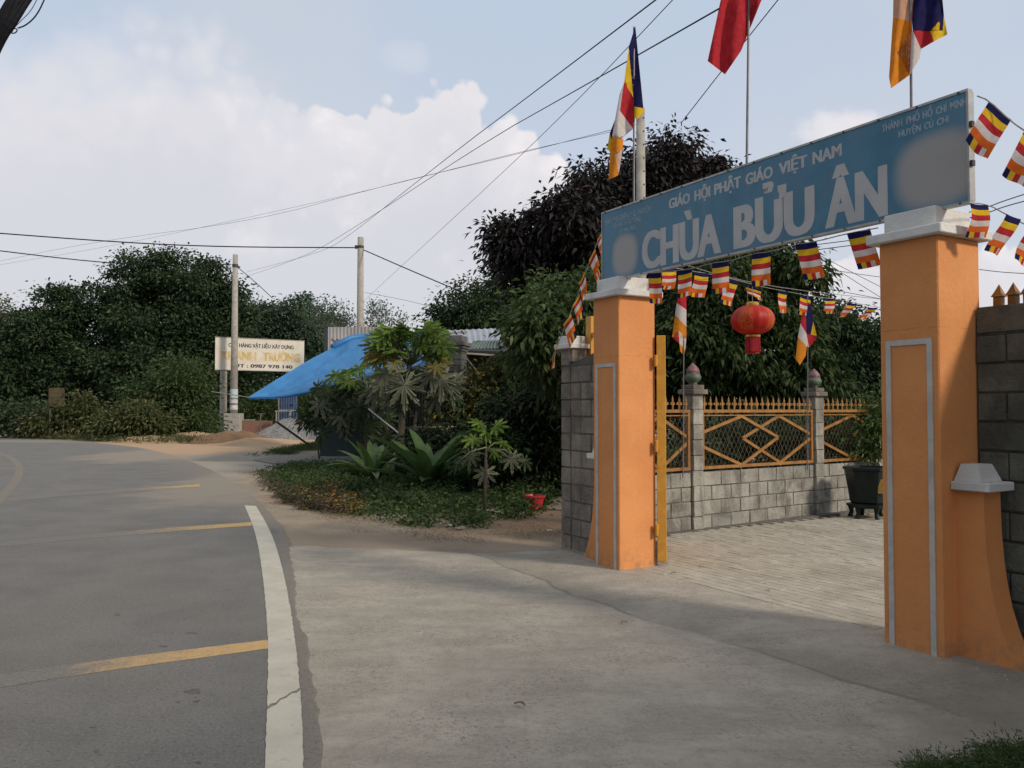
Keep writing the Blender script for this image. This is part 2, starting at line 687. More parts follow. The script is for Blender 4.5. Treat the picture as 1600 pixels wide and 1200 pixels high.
ckp = [(416, 1114), (423, 1108), (431, 1105), (437, 1099), (446, 1096), (455, 1088), (463, 1086), (471, 1080)]
ckL = [G(x, y - 1.2 - .8 * math.sin(i * 2.1)) for i, (x, y) in enumerate(ckp)]
ckR = [G(x + 1, y + 1.4 + .9 * math.sin(i * 1.3)) for i, (x, y) in enumerate(ckp)]
strip('paint_crack', ckL, ckR, .0226, m_crack, .003)
for i, (px, py, rx, ry) in enumerate([(304, 1086, 14, 3.2), (278, 1102, 5, 1.8), (306, 1101, 6, 1.8), (183, 964, 6, 1.8), (145, 1141, 6, 1.6), (255, 1014, 8, 1.4), (300, 993, 9, 1.2), (355, 925, 2.5, 1), (150, 1180, 4, 2), (310, 1198, 4, 2.4)]):
    ring = []
    for j in range(18):
        a_ = 2 * math.pi * j / 18
        k_ = 1 + noise.noise(Vector((math.cos(a_) * 1.5, math.sin(a_) * 1.5, i * 3.3))) * .9
        ring.append(G(px + math.cos(a_) * rx * k_, py - math.sin(a_) * ry * k_))
    flat_patch('oil_spot', list(reversed(ring)) if False else ring, .0196, m_oil)

# concrete apron in front of the gate, with a low ramp up to the threshold
RISE = .035


def ts(x, y):
    r = Vector((x, y, 0)) - A
    return r.dot(D), r.dot(N)


def apron_h(x, y):
    t, s = ts(x, y)
    u = min(1, max(0, (s + .86 + .10 * math.sin(t * 1.1)) / .62))
    u = u * u * (3 - 2 * u)
    return RISE * u


apx = [-3.2, -2.35, -2.1, -1.4, -.6, -.25, .2, .5, .8, 1.2, 2, 4, 9]
apy = [9.6, 9.85, 9.7, 9.6, 9.35, 9.25, 9.25, 9.35, 9.6, 9.9, 9.9, 9.9, 9.9]
av, af = [], []
xs = np.arange(-3.2, 9.01, .08)
NY = 130
for x in xs:
    yt = np.interp(x, apx, apy) + noise.noise(Vector((x * 2.2, 0, 3))) * .07 + noise.noise(Vector((x * 9, 0, 7))) * .03
    for j in range(NY):
        y = -4 + (yt + 4) * (1 - (1 - j / (NY - 1)) ** 1.3)
        z = .004 + apron_h(x, y) + noise.noise(Vector((x * .9, y * .9, 0))) * .004
        av.append((x, y, z if j < NY - 1 else -.02))
for i in range(len(xs) - 1):
    for j in range(NY - 1):
        a = i * NY + j
        af.append((a, a + NY, a + NY + 1, a + 1))


def conc_extra(k, pos, col):
    s2 = k.n('ShaderNodeMapping')
    s2.inputs['Rotation'].default_value = (0, 0, -.15)
    s2.inputs['Scale'].default_value = (.9, 2.0, 1)
    k.l(pos, s2.inputs[0])
    br = k.ramp(k.noise(s2.outputs[0], 1.5, 8, .65, .4), .40, .66)
    col = k.mix(k.m('MULTIPLY', br, .7), col, rgb((.27, .245, .205)))
    md = k.ramp(k.noise(pos, 11, 8, .78), .46, .62)
    col = k.mix(k.m('MULTIPLY', md, .38), col, rgb((.215, .195, .165)))
    spk = k.ramp(k.noise(pos, 36, 6, .85), .525, .60)
    spk2 = k.m('MULTIPLY', spk, k.ramp(k.noise(pos, 1.6, 4, .6), .42, .62, .15, .9))
    col = k.mix(k.m('MULTIPLY', spk2, .8), col, rgb((.12, .10, .08)))
    lt = k.ramp(k.noise(pos, 55, 5, .85), .53, .62)
    col = k.mix(k.m('MULTIPLY', lt, .65), col, rgb((.42, .39, .33)))
    # hairline cracks
    vo = k.n('ShaderNodeTexVoronoi', feature='DISTANCE_TO_EDGE')
    dv = k.n('ShaderNodeVectorMath', operation='ADD')
    nn = k.n('ShaderNodeTexNoise')
    nn.inputs['Scale'].default_value = 1.7
    nn.inputs['Detail'].default_value = 6
    k.l(pos, nn.inputs['Vector'])
    k.l(pos, dv.inputs[0])
    k.l(nn.outputs['Color'], dv.inputs[1])
    k.l(dv.outputs[0], vo.inputs['Vector'])
    vo.inputs['Scale'].default_value = .38
    cr = k.ramp(vo.outputs['Distance'], .0, .0035, 1.0, 0.0)
    cr = k.m('MULTIPLY', cr, k.ramp(k.noise(pos, 2.0, 3, .5), .56, .62))
    col = k.mix(k.m('MULTIPLY', cr, .35), col, rgb((.12, .105, .085)))
    # darker band up the ramp with a thin dark line at its foot
    sx = k.n('ShaderNodeSeparateXYZ')
    k.l(pos, sx.inputs[0])
    s_l = k.m('ADD', k.m('MULTIPLY', k.m('SUBTRACT', sx.outputs[0], A.x), N.x), k.m('MULTIPLY', k.m('SUBTRACT', sx.outputs[1], A.y), N.y))
    t_l = k.m('ADD', k.m('MULTIPLY', k.m('SUBTRACT', sx.outputs[0], A.x), D.x), k.m('MULTIPLY', k.m('SUBTRACT', sx.outputs[1], A.y), D.y))
    s_l = k.m('ADD', s_l, k.m('MULTIPLY', k.m('SINE', k.m('MULTIPLY', t_l, 1.1)), .10))
    s_l = k.m('ADD', s_l, k.m('MULTIPLY_ADD', k.noise(pos, 1.1, 3, .5), .36, -.18))
    f1 = k.m('MULTIPLY', k.ramp(s_l, -.86, -.80), k.ramp(s_l, -.78, -.34, 1.0, 0.0))
    f0 = k.m('MULTIPLY', k.ramp(s_l, -.835, -.815), k.ramp(s_l, -.805, -.775, 1.0, 0.0))
    col = k.mix(k.m('MULTIPLY', f0, k.ramp(k.noise(pos, 1.3, 4, .6), .38, .55, 0.05, .6)), col, rgb((.13, .11, .085)))
    col = k.mix(k.m('MULTIPLY', f1, .34), col, rgb((.17, .15, .12)))
    col = blob(k, pos, col, 3.1, 3.7, 1.5, (.16, .145, .115), .5, 1.1, 1.6)  # shade over the near right corner put into the concrete colour
    return col


m_conc = pm('apron_concrete', (.41, .372, .31), (.335, .304, .252), 2.2, .9, .55, 70, stain=(.39, .345, .27), stain_scale=.55, stain_amt=.6,
            extra=conc_extra)
structure('concrete_apron', av, af, m_conc, True)


# yard paving
def yard_extra(k, pos, col):
    return k.mix(k.m('MULTIPLY', k.ramp(k.noise(pos, 45, 5, .7), .55, .72), .35), col, rgb((.17, .14, .105)))


m_paver = pm('paving_brick', (.405, .375, .315), (.345, .32, .265), 5, .9, .4, 60, objrand=.05, stain=(.26, .225, .175), stain_scale=1.0, stain_amt=.6, extra=yard_extra)
m_paverj = pm('paving_joint_sand', (.27, .245, .20), (.21, .19, .155), 9, .95, .3, 60)
yt0, yt1, ys0, ys1 = -1.55, 9, .22, 12
yc_ = [A + D * yt0 + N * ys0, A + D * yt1 + N * ys0, A + D * yt1 + N * ys1, A + D * (yt0 + 1.2) + N * ys1]
yard = structure('yard_bed', [(q.x, q.y, RISE + .0045) for q in yc_], [(0, 1, 2, 3)], m_paverj)
bm_ = MB()
bw, bl = .102, .205
bm_.box(-bl / 2 + .003, bl / 2 - .003, -bw / 2 + .003, bw / 2 - .003, -.02, .010, ch=.004)
brick_me = bm_.mesh('brick', m_paver)
bricks = []
ri = 0
F1 = G(1085, 833)
F2 = G(1277, 809)
FD = (F2 - F1).normalized()
FN = Vector((-FD.y, FD.x, 0))
s = ys0 + bw / 2
while s < 8.2:
    t = yt0 + (ri % 2) * bl / 2
    while t < 4.6:
        q = A + D * t + N * s
        pxx = 800 + F * q.x / q.y
        if 985 < pxx < 1440 and (q - F1).dot(FN) < -.08:
            bricks.append((q.y, q, t, s))
        t += bl
    s += bw
    ri += 1
bricks.sort(key=lambda b_: b_[0])
for _, q, t, s in bricks[:300]:
    o = link('brick', brick_me, yard)
    o.location = (q.x, q.y, RISE - .003 + random.uniform(-.002, .0025))
    o.rotation_euler = (random.uniform(-.012, .012), random.uniform(-.012, .012), GANG + random.uniform(-.015, .015))
far = MB()
for _, q, t, s in bricks[300:]:
    M = Matrix.Translation((q.x, q.y, RISE - .003 + random.uniform(-.002, .0025))) @ Matrix.Rotation(GANG + random.uniform(-.012, .012), 4, 'Z') @ Matrix.Rotation(random.uniform(-.012, .012), 4, 'X')
    far.add([M @ Vector(v) for v in ((-bl / 2 + .004, -bw / 2 + .004, -.01), (bl / 2 - .004, -bw / 2 + .004, -.01), (bl / 2 - .004, bw / 2 - .004, -.01), (-bl / 2 + .004, bw / 2 - .004, -.01),
             (-bl / 2 + .007, -bw / 2 + .007, .010), (bl / 2 - .007, -bw / 2 + .007, .010), (bl / 2 - .007, bw / 2 - .007, .010), (-bl / 2 + .007, bw / 2 - .007, .010))],
            [(4, 5, 6, 7), (0, 1, 5, 4), (1, 2, 6, 5), (2, 3, 7, 6), (3, 0, 4, 7)])
far.build('brick_paving', m_paver, yard, kind='stuff')

# neighbour's concrete drive and the dirt patch
drive = [G(395, 719), G(470, 706), G(560, 703), G(700, 703), G(900, 712), G(900, 722), G(720, 730), G(600, 733), G(520, 727), G(440, 727)]
m_drive = pm('drive_concrete', (.24, .215, .185), (.19, .17, .15), 1.3, .9, .4, 40, stain=(.15, .13, .11), stain_scale=.9)
structure('driveway', [(q.x, q.y, .006) for q in drive], [tuple(range(len(drive)))], m_drive)

# ------------------------------------------------------------------ block walls
def block_extra(k, pos, col):
    mp = k.n('ShaderNodeMapping')
    mp.inputs['Scale'].default_value = (4, 4, .9)
    k.l(pos, mp.inputs[0])
    st = k.ramp(k.noise(mp.outputs[0], 1.1, 7, .68, .4), .47, .68)
    col = k.mix(k.m('MULTIPLY', st, .6), col, rgb((.10, .095, .08)))
    pt = k.ramp(k.noise(pos, 34, 5, .8), .55, .66)
    return k.mix(k.m('MULTIPLY', pt, .4), col, rgb((.14, .13, .11)))


m_block = pm('concrete_block', (.345, .332, .295), (.26, .25, .222), 4.5, .92, 1.0, 30, objrand=.14, extra=block_extra, stain=(.11, .10, .085), stain_scale=2.2, stain_amt=.75)
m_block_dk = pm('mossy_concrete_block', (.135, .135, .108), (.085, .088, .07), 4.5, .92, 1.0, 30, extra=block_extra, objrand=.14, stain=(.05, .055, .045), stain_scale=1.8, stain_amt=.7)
m_block_br = pm('weathered_concrete_block', (.27, .235, .20), (.185, .16, .135), 4.5, .92, 1.0, 30, extra=block_extra, objrand=.16, stain=(.09, .08, .07), stain_scale=2.0, stain_amt=.7)
m_mortar = pm('mortar', (.14, .13, .115), (.09, .085, .075), 12, .95, .5, 60)
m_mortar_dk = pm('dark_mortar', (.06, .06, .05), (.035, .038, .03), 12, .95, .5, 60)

_bc = {}


def block_mesh(w_, h_, d_, mat, v=0):
    key = (round(w_, 3), round(h_, 3), round(d_, 3), mat.name, v)
    if key not in _bc:
        mb = MB()
        mb.box(-w_ / 2, w_ / 2, -d_ / 2, d_ / 2, 0, h_, ch=.006)
        r_ = random.Random(v)
        mb.v = [(x + r_.uniform(-.006, .006), y + r_.uniform(-.004, .004), z + r_.uniform(-.005, .005)) for x, y, z in mb.v]
        _bc[key] = mb.mesh('block', mat)
    return _bc[key]


def block_run(parent, x0, x1, y, z0, courses, depth_, mat, bl_=.39, ch_=.19, joint=.012, off=0, name='block', clip=None):
    """courses of hollow blocks laid in running bond along local x"""
    for c in range(courses):
        z = z0 + c * ch_
        x = x0 - (bl_ / 2 if (c + off) % 2 else 0)
        while x < x1 - .03:
            a_, b_ = max(x, x0), min(x + bl_, x1)
            if b_ - a_ > .05 and not (clip and clip((a_ + b_) / 2, z)):
                o = link(name, block_mesh(b_ - a_ - joint, ch_ - joint, depth_, mat, random.randint(0, 5)), parent)
                o.location = ((a_ + b_) / 2, y + random.uniform(-.003, .003), z + joint / 2)
            x += bl_


# temple fence -------------------------------------------------
FA = math.atan2(FD.y, FD.x)
m_fyel = pm('ochre_fence_paint', (.33, .16, .042), (.24, .11, .028), 9, .5, .25, 60, objrand=.06, stain=(.16, .08, .03), stain_scale=5, stain_amt=.5)
m_wire = pm('rusty_wire', (.15, .11, .07), (.08, .06, .04), 20, .6, metal=.3)
m_lgreen = pm('lotus_green_paint', (.10, .135, .10), (.065, .09, .07), 9, .55, .3, 30)
m_lpink = pm('lotus_pink_paint', (.24, .12, .13), (.14, .065, .08), 14, .5, .3, 30)
FO = F1 - FD * .19 * 0
fence = thing('temple_fence', 'block and ochre steel fence inside the temple gate with lotus topped piers', 'fence', tuple(FO), FA)
PIT = (F2 - F1).length
z_low = P(1160, 738, G(1180, 821).y + .1).z
WALLH = .19 * 4
PW = .19
panel_ranges = [(-1.75, 0), (PW, PIT), (PIT + PW, 2 * PIT), (2 * PIT + PW, 3 * PIT)]
core = MB()
core.box(-1.75, 3 * PIT, .055, .135, 0, WALLH - .01)
core.box(-1.75, 3 * PIT, -.09, .055, -.02, .045)
core.build('mortar_core', m_mortar, fence)
for k_, (a_, b_) in enumerate(panel_ranges):
    block_run(fence, a_ + .004, b_ - .004, .095, .02, 4, .10, m_block, off=k_)
NP = 4
for k_ in range(NP):
    x0 = k_ * PIT
    pier = MB().box(x0 + .02, x0 + PW - .02, .02, PW - .02, 0, 1.80).build('pier', m_mortar, fence)
    for c in range(9):
        o = link('block', block_mesh(PW - .006, .192, PW - .006, m_block, c % 5), pier)
        o.location = (x0 + PW / 2 + random.uniform(-.003, .003), PW / 2 + random.uniform(-.003, .003), .006 + c * .2)
    capm = MB().box(x0 - .045, x0 + PW + .045, -.045, PW + .045, 1.80, 1.865, ch=.008).box(x0 - .01, x0 + PW + .01, -.01, PW + .01, 1.866, 1.925, ch=.006)
    capm.build('pier_cap', m_block_br, fence)
    cx, cy = x0 + PW / 2, PW / 2
    fin = MB().lathe([(.055, 0), (.06, .012), (.05, .02), (.085, .045), (.108, .08), (.108, .11), (.09, .145), (.06, .165)], 20, c=(cx, cy, 1.926)).build('lotus_finial', m_lgreen, fence, smooth=True)
    for j in range(9):                                   # petals of the bud
        a_ = j * 2 * math.pi / 5 + (.6 if j >= 5 else 0)
        rr = .082 if j < 5 else .066
        hh = .11 if j < 5 else .155
        pet = MB()
        vs, fs = [], []
        for u in range(7):
            tt = u / 6
            wd = math.sin(math.pi * min(1, tt * .9 + .10)) ** .7 * .062 * (1 if tt < .999 else 0)
            rad = rr * (1 + .14 * math.sin(tt * 2.6)) * (1 - tt ** 2.2 * .93)
            tw = tt * .9
            for v in (-1, -.5, 0, .5, 1):
                aa = a_ + tw + v * wd / max(rad, .02) * .8
                r2 = rad * (1 + .06 * (1 - abs(v)))
                vs.append((cx + r2 * math.cos(aa), cy + r2 * math.sin(aa), 2.055 + hh * tt))
        for u in range(6):
            for v in range(4):
                i0 = u * 5 + v
                fs.append((i0, i0 + 1, i0 + 6, i0 + 5))
        pet.add(vs, fs)
        pet.build('petal', m_lpink, fin, smooth=True)
    MB().lathe([(.06, 0), (.088, .03), (.085, .06), (.06, .10), (.03, .13), (.004, .155)], 14, c=(cx, cy, 2.06)).build('bud_core', m_lpink, fin, smooth=True)

Z0p, Z1p = WALLH + .05, 1.60
spk = MB()
spk.bar((0, 0, 0), (0, 0, .17), .020, .010, up=(0, 1, 0))
spk.add([(-.042, 0, .085), (0, -.008, .060), (.042, 0, .085), (0, .008, .060), (-.026, 0, .120), (.026, 0, .120), (0, 0, .10)], [(0, 1, 2), (2, 3, 0), (0, 4, 6), (2, 6, 5), (1, 6, 3)])
spk.add([(-.016, 0, .14), (0, -.009, .14), (.016, 0, .14), (0, .009, .14), (0, 0, .225)], [(0, 1, 4), (1, 2, 4), (2, 3, 4), (3, 0, 4)])
spk_me = spk.mesh('spike', m_fyel)
for k_, (a_, b_) in enumerate(panel_ranges):
    if k_ == 0:
        a_ = -1.75
    a_ += .02
    b_ -= .02
    L = b_ - a_
    yy = .06
    fr = MB()
    fr.box(a_, b_, yy - .02, yy + .02, Z0p, Z0p + .04)
    fr.box(a_, b_, yy - .02, yy + .02, Z1p - .04, Z1p)
    fr.box(a_, b_, yy - .015, yy + .015, Z1p - .16 * 0 - .085, Z1p - .07)
    fr.box(a_, a_ + .04, yy - .018, yy + .018, Z0p + .04, Z1p - .04)
    fr.box(b_ - .04, b_, yy - .018, yy + .018, Z0p + .04, Z1p - .04)
    pan = fr.build('steel_panel', m_fyel, fence)
    zm, zb, zt = (Z0p + Z1p) / 2, Z0p + .03, Z1p - .09
    lines = [((0, zm + .09), (.33, zt)), ((.33, zt), (.66, zm)), ((.66, zm), (.33, zb)), ((.33, zb), (0, zm - .09)),
             ((1, zm + .02), (.68, zt)), ((.68, zt), (.35, zm)), ((.35, zm), (.69, zb)), ((.69, zb), (1, zm - .02))]
    for q, (u, v) in enumerate(lines):
        dy = -.012 if q < 4 else .010
        MB().bar((a_ + u[0] * L, yy + dy, u[1]), (a_ + v[0] * L, yy + dy, v[1]), .04, .018, up=(0, 1, 0)).build('diagonal_bar', m_fyel, pan)
    ns = int(L / .118)
    for i in range(ns):
        o = link('spike', spk_me, pan)
        o.location = (a_ + L * (i + .5) / ns, yy, Z1p + .001)
        o.scale = (1.25, 1.2, .82)
        o.rotation_euler = (0, random.uniform(-.06, .06), random.uniform(-.2, .2))
    wm = MB()
    H_ = zt - zb
    RUN = H_ * .62
    pitch_ = .088
    for sgn in (1, -1):
        n_ = int((L + RUN) / pitch_) + 2
        for i in range(n_):
            xa = a_ - RUN + i * pitch_
            p0, p1 = [xa, zb], [xa + RUN, zt]
            if p0[0] < a_:
                p0 = [a_, zb + (a_ - xa) / .62]
            if p1[0] > b_:
                p1 = [b_, zb + (b_ - xa) / .62]
            if p1[0] - p0[0] < .02:
                continue
            if sgn < 0:
                p0, p1 = [a_ + b_ - p0[0], p0[1]], [a_ + b_ - p1[0], p1[1]]
            wm.bar((p0[0], yy + .022, p0[1]), (p1[0], yy + .022, p1[1]), .0042, .0042)
    wm.build('wire_mesh', m_wire, pan, kind='stuff')

# ------------------------------------------------------------------ gate pillars
def orange_extra(k, pos, col):
    sx = k.n('ShaderNodeSeparateXYZ')
    k.l(pos, sx.inputs[0])
    # rain streaks and splashed dirt at the foot
    mp = k.n('ShaderNodeMapping')
    mp.inputs['Scale'].default_value = (14, 14, .8)
    k.l(pos, mp.inputs[0])
    st = k.ramp(k.noise(mp.outputs[0], 1.0, 5, .6), .52, .75)
    col = k.mix(k.m('MULTIPLY', st, .16), col, rgb((.42, .17, .07)))
    hz_ = k.m('ABSOLUTE', k.m('SUBTRACT', k.m('ADD', sx.outputs[2], k.m('MULTIPLY_ADD', k.noise(pos, 9, 4, .6), .03, -.015)), 2.13))
    col = k.mix(k.m('MULTIPLY', k.ramp(hz_, .001, .005, 1.0, 0.0), k.ramp(k.noise(pos, 7, 3, .6), .42, .55, 0.0, .55)), col, rgb((.30, .12, .05)))
    blt = k.ramp(k.noise(pos, 3.2, 7, .68), .50, .72)
    col = k.mix(k.m('MULTIPLY', blt, .22), col, rgb((.50, .23, .10)))
    ft = k.m('MULTIPLY', k.ramp(sx.outputs[2], .03, .30, 1.0, 0.0), k.ramp(k.noise(pos, 14, 6, .65), .42, .62))
    return k.mix(k.m('MULTIPLY', ft, .5), col, rgb((.26, .17, .11)))


m_orange = pm('orange_wall_paint', (.66, .28, .100), (.60, .245, .084), 2.2, .72, .32, 26, stain=(.60, .22, .075), stain_scale=1.6, stain_amt=.35, extra=orange_extra, spec=.25)
m_trim = pm('grey_white_trim_paint', (.52, .50, .47), (.44, .42, .39), 7, .7, .3, 50, stain=(.33, .30, .26), stain_scale=5, stain_amt=.4)
m_cap = pm('white_cap_paint', (.66, .655, .64), (.58, .575, .56), 3, .7, .35, 40, stain=(.36, .34, .31), stain_scale=2.4, stain_amt=.45)
PWT, PDP, PH = .42, .46, 2.72


def pillar(loc, flip, label):
    """local x along gate line, y into yard; flip=+1: buttress on +x side"""
    r = thing('gate_pillar', label, 'gate pillar', loc, GANG, 'orange gate pillars')
    sh = MB()
    sh.box(-PWT, 0, 0, PDP, -.05, PH, ch=.008)
    # slightly uneven plaster
    sh.build('shaft', m_orange, r)
    # raised border on the road face
    zt_ = 2.06
    b0, b1, tw = -PWT + .045, -.045, .036
    tr = MB()
    y0, y1 = -.008, .002
    tr.box(b0, b0 + tw, y0, y1, .01, zt_ - tw)
    tr.box(b1 - tw, b1, y0, y1, .01, zt_ - tw)
    tr.box(b0, b1, y0, y1, zt_ - tw, zt_)
    tr.build('border_moulding', m_trim, r)
    c = MB()
    c.box(-PWT - .06, .06, -.06, PDP + .06, PH, PH + .062, ch=.006)
    c.build('cap_slab', m_cap, r)
    c = MB()
    c.box(-PWT + .015, -.015 - .02, .035, PDP - .035, PH + .062, PH + .20, ch=.006)
    c.build('cap_block', m_cap, r)
    # curved buttress
    prof = [(.185, 1.09), (.187, .95), (.192, .80), (.203, .65), (.222, .50), (.25, .36), (.285, .24), (.33, .13), (.375, .05), (.42, -.05)]
    bt = MB()
    x_ = 0 if flip > 0 else -PWT
    vs = []
    for y in (.145, .33 if flip > 0 else .29):
        vs += [(x_, y, z) for _, z in prof]
        vs += [(x_ + flip * a_, y, z) for a_, z in prof]
    n_ = len(prof)
    fs = []
    for i in range(n_ - 1):
        fs.append((i, i + 1, n_ + i + 1, n_ + i))
        fs.append((2 * n_ + i, 3 * n_ + i, 3 * n_ + i + 1, 2 * n_ + i + 1))
        fs.append((n_ + i, n_ + i + 1, 3 * n_ + i + 1, 3 * n_ + i))
    fs.append((0, n_, 3 * n_, 2 * n_))
    if flip < 0:
        fs = [tuple(reversed(f)) for f in fs]
    bt.add(vs, fs)
    bu = bt.build('buttress', m_orange, r)
    cb = MB()
    xa, xb = sorted((x_ + flip * .002, x_ + flip * .25))
    cb.box(xa, xb, .09, .375, 1.09, 1.145, ch=.006)
    xm0, xm1 = sorted((x_ + flip * .012, x_ + flip * .19))
    cb.add([(xm0, .115, 1.146), (xm1, .115, 1.146), (xm1, .345, 1.146), (xm0, .345, 1.146),
            (xm0 + .025, .155, 1.255), (xm1 - .04, .155, 1.255), (xm1 - .04, .305, 1.255), (xm0 + .025, .305, 1.255)],
           [(0, 1, 5, 4), (1, 2, 6, 5), (2, 3, 7, 6), (3, 0, 4, 7), (4, 5, 6, 7)])
    cb.build('buttress_cap', m_cap, bu)
    return r


pl = pillar(tuple(A), -1, 'left hand orange gate pillar under the narrow end of the blue sign')
pr = pillar(tuple(B), +1, 'right hand orange gate pillar, tallest in view, beside the dark mossy wall')

# left block wall with its white capped end pier
WL = thing('block_wall', 'short grey block wall left of the left orange pillar with white capped end', 'wall', tuple(A), GANG)
w0, w1 = -1.46, -PWT - .002
WO = .16
lw_core = MB().box(w0 + .03, w1, .154 + WO, .27 + WO, 0, 2.10)
lw_core.build('mortar_core', m_mortar, WL)
block_run(WL, w0 + .19, w1, .20 + WO, .0, 11, .11, m_block_br, joint=.018)
for c in range(12):
    o = link('block', block_mesh(.178, .178, .19, m_block_br, c % 5), WL)
    o.location = (w0 + .095, .235 + WO, .006 + c * .19)
sl = MB()
sl.add([(w0 + .19, .15 + WO, 2.095), (w1, .15 + WO, 2.095), (w1, .30 + WO, 2.095), (w0 + .19, .30 + WO, 2.095),
        (w0 + .19, .15 + WO, 2.12), (w1, .15 + WO, 2.30), (w1, .30 + WO, 2.30), (w0 + .19, .30 + WO, 2.12)],
       [(0, 1, 5, 4), (1, 2, 6, 5), (2, 3, 7, 6), (3, 0, 4, 7), (4, 5, 6, 7)])
sl.build('sloped_coping', m_block_dk, WL)
MB().box(w0 + .005, w0 + .235, .14 + WO, .33 + WO, 2.14, 2.29).build('pier_top', m_block_br, WL)
MB().box(w0 - .055, w0 + .265, .08 + WO, .39 + WO, 2.29, 2.345, ch=.006).box(w0 - .02, w0 + .20, .12 + WO, .35 + WO, 2.346, 2.435, ch=.006).build('end_cap', m_cap, WL)
m_gateyel = pm('yellow_gate_paint', (.62, .31, .035), (.52, .25, .03), 6, .45, .2, 40, stain=(.30, .13, .03), stain_scale=6, stain_amt=.4)
bf = thing('yellow_railing', 'yellow steel railing standing above the left block wall behind pillar', 'railing', tuple(A + D * (-1.235) + N * .52), GANG)
MB().box(-.045, .055, 0, .06, 0, 2.66, ch=.004).build('post', m_gateyel, bf)
for q in (.20, .38):
    MB().box(q - .03, q + .03, .01, .04, 0, 2.60, ch=.004).build('post', m_gateyel, bf)
for z in (2.12, 2.42):
    MB().box(.06, .50, .012, .038, z, z + .05).build('rail', m_gateyel, bf)

# right block wall, dark and mossy, with yellow pickets
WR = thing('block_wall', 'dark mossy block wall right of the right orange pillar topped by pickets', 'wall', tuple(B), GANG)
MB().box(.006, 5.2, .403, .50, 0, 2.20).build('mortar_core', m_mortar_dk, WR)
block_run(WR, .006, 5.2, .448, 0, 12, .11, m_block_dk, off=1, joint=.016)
m_pick = pm('weathered_yellow_picket_paint', (.30, .145, .03), (.20, .09, .022), 7, .5, .2, 40, objrand=.08, stain=(.14, .07, .03), stain_scale=6, stain_amt=.6)
pk = MB()
pk.box(-.026, .026, -.026, .026, 0, .17, ch=.003)
pk.add([(-.036, -.036, .17), (.036, -.036, .17), (.036, .036, .17), (-.036, .036, .17),
        (-.022, -.022, .20), (.022, -.022, .20), (.022, .022, .20), (-.022, .022, .20), (0, 0, .255)],
       [(3, 2, 1, 0), (0, 1, 5, 4), (1, 2, 6, 5), (2, 3, 7, 6), (3, 0, 4, 7), (4, 5, 8), (5, 6, 8), (6, 7, 8), (7, 4, 8)])
pk_me = pk.mesh('picket', m_pick)
for i in range(22):
    o = link('picket', pk_me, WR)
    o.location = (.10 + i * .098, .50, 2.17)
    o.rotation_euler = (random.uniform(-.02, .02), random.uniform(-.03, .03), random.uniform(-.1, .1))

# gate leaf, swung open, seen edge on
hinge = A + D * .07 + N * (PDP + .02)
hp = P(1034.5, 880, hinge.y)
hinge = Vector((hp.x, hp.y, 0))
ga = math.atan2(hinge.y, hinge.x) - .012
GL = thing('gate_leaf', 'open yellow steel gate leaf hinged behind the left orange pillar', 'gate', tuple(hinge), ga)
zt_ = P(1034, 524, hinge.y).z
g_ = MB()
g_.box(0, .05, -.045, .045, .09, zt_, ch=.004)
g_.build('hinge_stile', m_gateyel, GL)
MB().box(1.55, 1.60, -.03, .03, .09, zt_, ch=.004).build('meeting_stile', m_gateyel, GL)
for z in (.09, .9, 1.6, zt_ - .05):
    MB().box(.05, 1.55, -.02, .02, z, z + .05).build('rail', m_gateyel, GL)
MB().box(.05, 1.55, -.004, .004, .14, .9).build('sheet_panel', m_gateyel, GL)
for i in range(12):
    MB().box(.12 + i * .12, .14 + i * .12, -.008, .008, .95, zt_ - .05).build('bar', m_gateyel, GL)
for z in (.35, 1.18, 2.03):
    MB().lathe([(.016, 0), (.018, .005), (.018, .11), (.016, .115)], 10, c=(-.02, .05, z)).box(-.02, .03, .02, .05, z + .02, z + .09).build('hinge', m_gateyel, GL)

# ------------------------------------------------------------------ sign
SS = .12
U0, U1 = -.415, GATEW + .135
V0, V1 = PH + .20, PH + .20 + .70
SO = A + N * SS
m_blue = None


def sign_uv(px, py):
    dx, dy = (px - 800) / F, (600 - py) / F
    d = Vector((dx, cp - dy * sp, sp + dy * cp))
    k = (SO - Vector((0, 0, CAMH))).dot(N) / d.dot(N)
    q = Vector((0, 0, CAMH)) + d * k
    return (q - SO).dot(D), q.z


def blur_disc(k, u0, v0, ru, rv_, pos, col):
    """soft pale disc standing in for an emblem"""
    sx = k.n('ShaderNodeSeparateXYZ')
    k.l(pos, sx.inputs[0])
    a = k.m('DIVIDE', k.m('SUBTRACT', k.m('ADD', k.m('MULTIPLY', k.m('SUBTRACT', sx.outputs[0], SO.x), D.x), k.m('MULTIPLY', k.m('SUBTRACT', sx.outputs[1], SO.y), D.y)), u0), ru)
    b_ = k.m('DIVIDE', k.m('SUBTRACT', sx.outputs[2], v0), rv_)
    rr = k.m('ADD', k.m('POWER', k.m('ABSOLUTE', a), 2.6), k.m('POWER', k.m('ABSOLUTE', b_), 2.6))
    return k.mix(k.ramp(rr, .30, 1.45, 1.0, 0.0), col, rgb((.33, .32, .315)))


ctr_l, ctr_r = sign_uv(976, 398), sign_uv(1463, 262)


def sign_extra(k, pos, col):
    mp = k.n('ShaderNodeMapping')
    mp.inputs['Scale'].default_value = (5, 5, 1.2)
    k.l(pos, mp.inputs[0])
    st = k.ramp(k.noise(mp.outputs[0], 1.0, 6, .65), .45, .72)
    col = k.mix(k.m('MULTIPLY', st, .45), col, rgb((.12, .20, .27)))
    spd = k.ramp(k.noise(pos, 60, 4, .7), .60, .70)
    col = k.mix(k.m('MULTIPLY', spd, .3), col, rgb((.22, .30, .36)))
    col = blur_disc(k, ctr_l[0], ctr_l[1], .20, .21, pos, col)
    return blur_disc(k, ctr_r[0], ctr_r[1] - .01, .30, .25, pos, col)


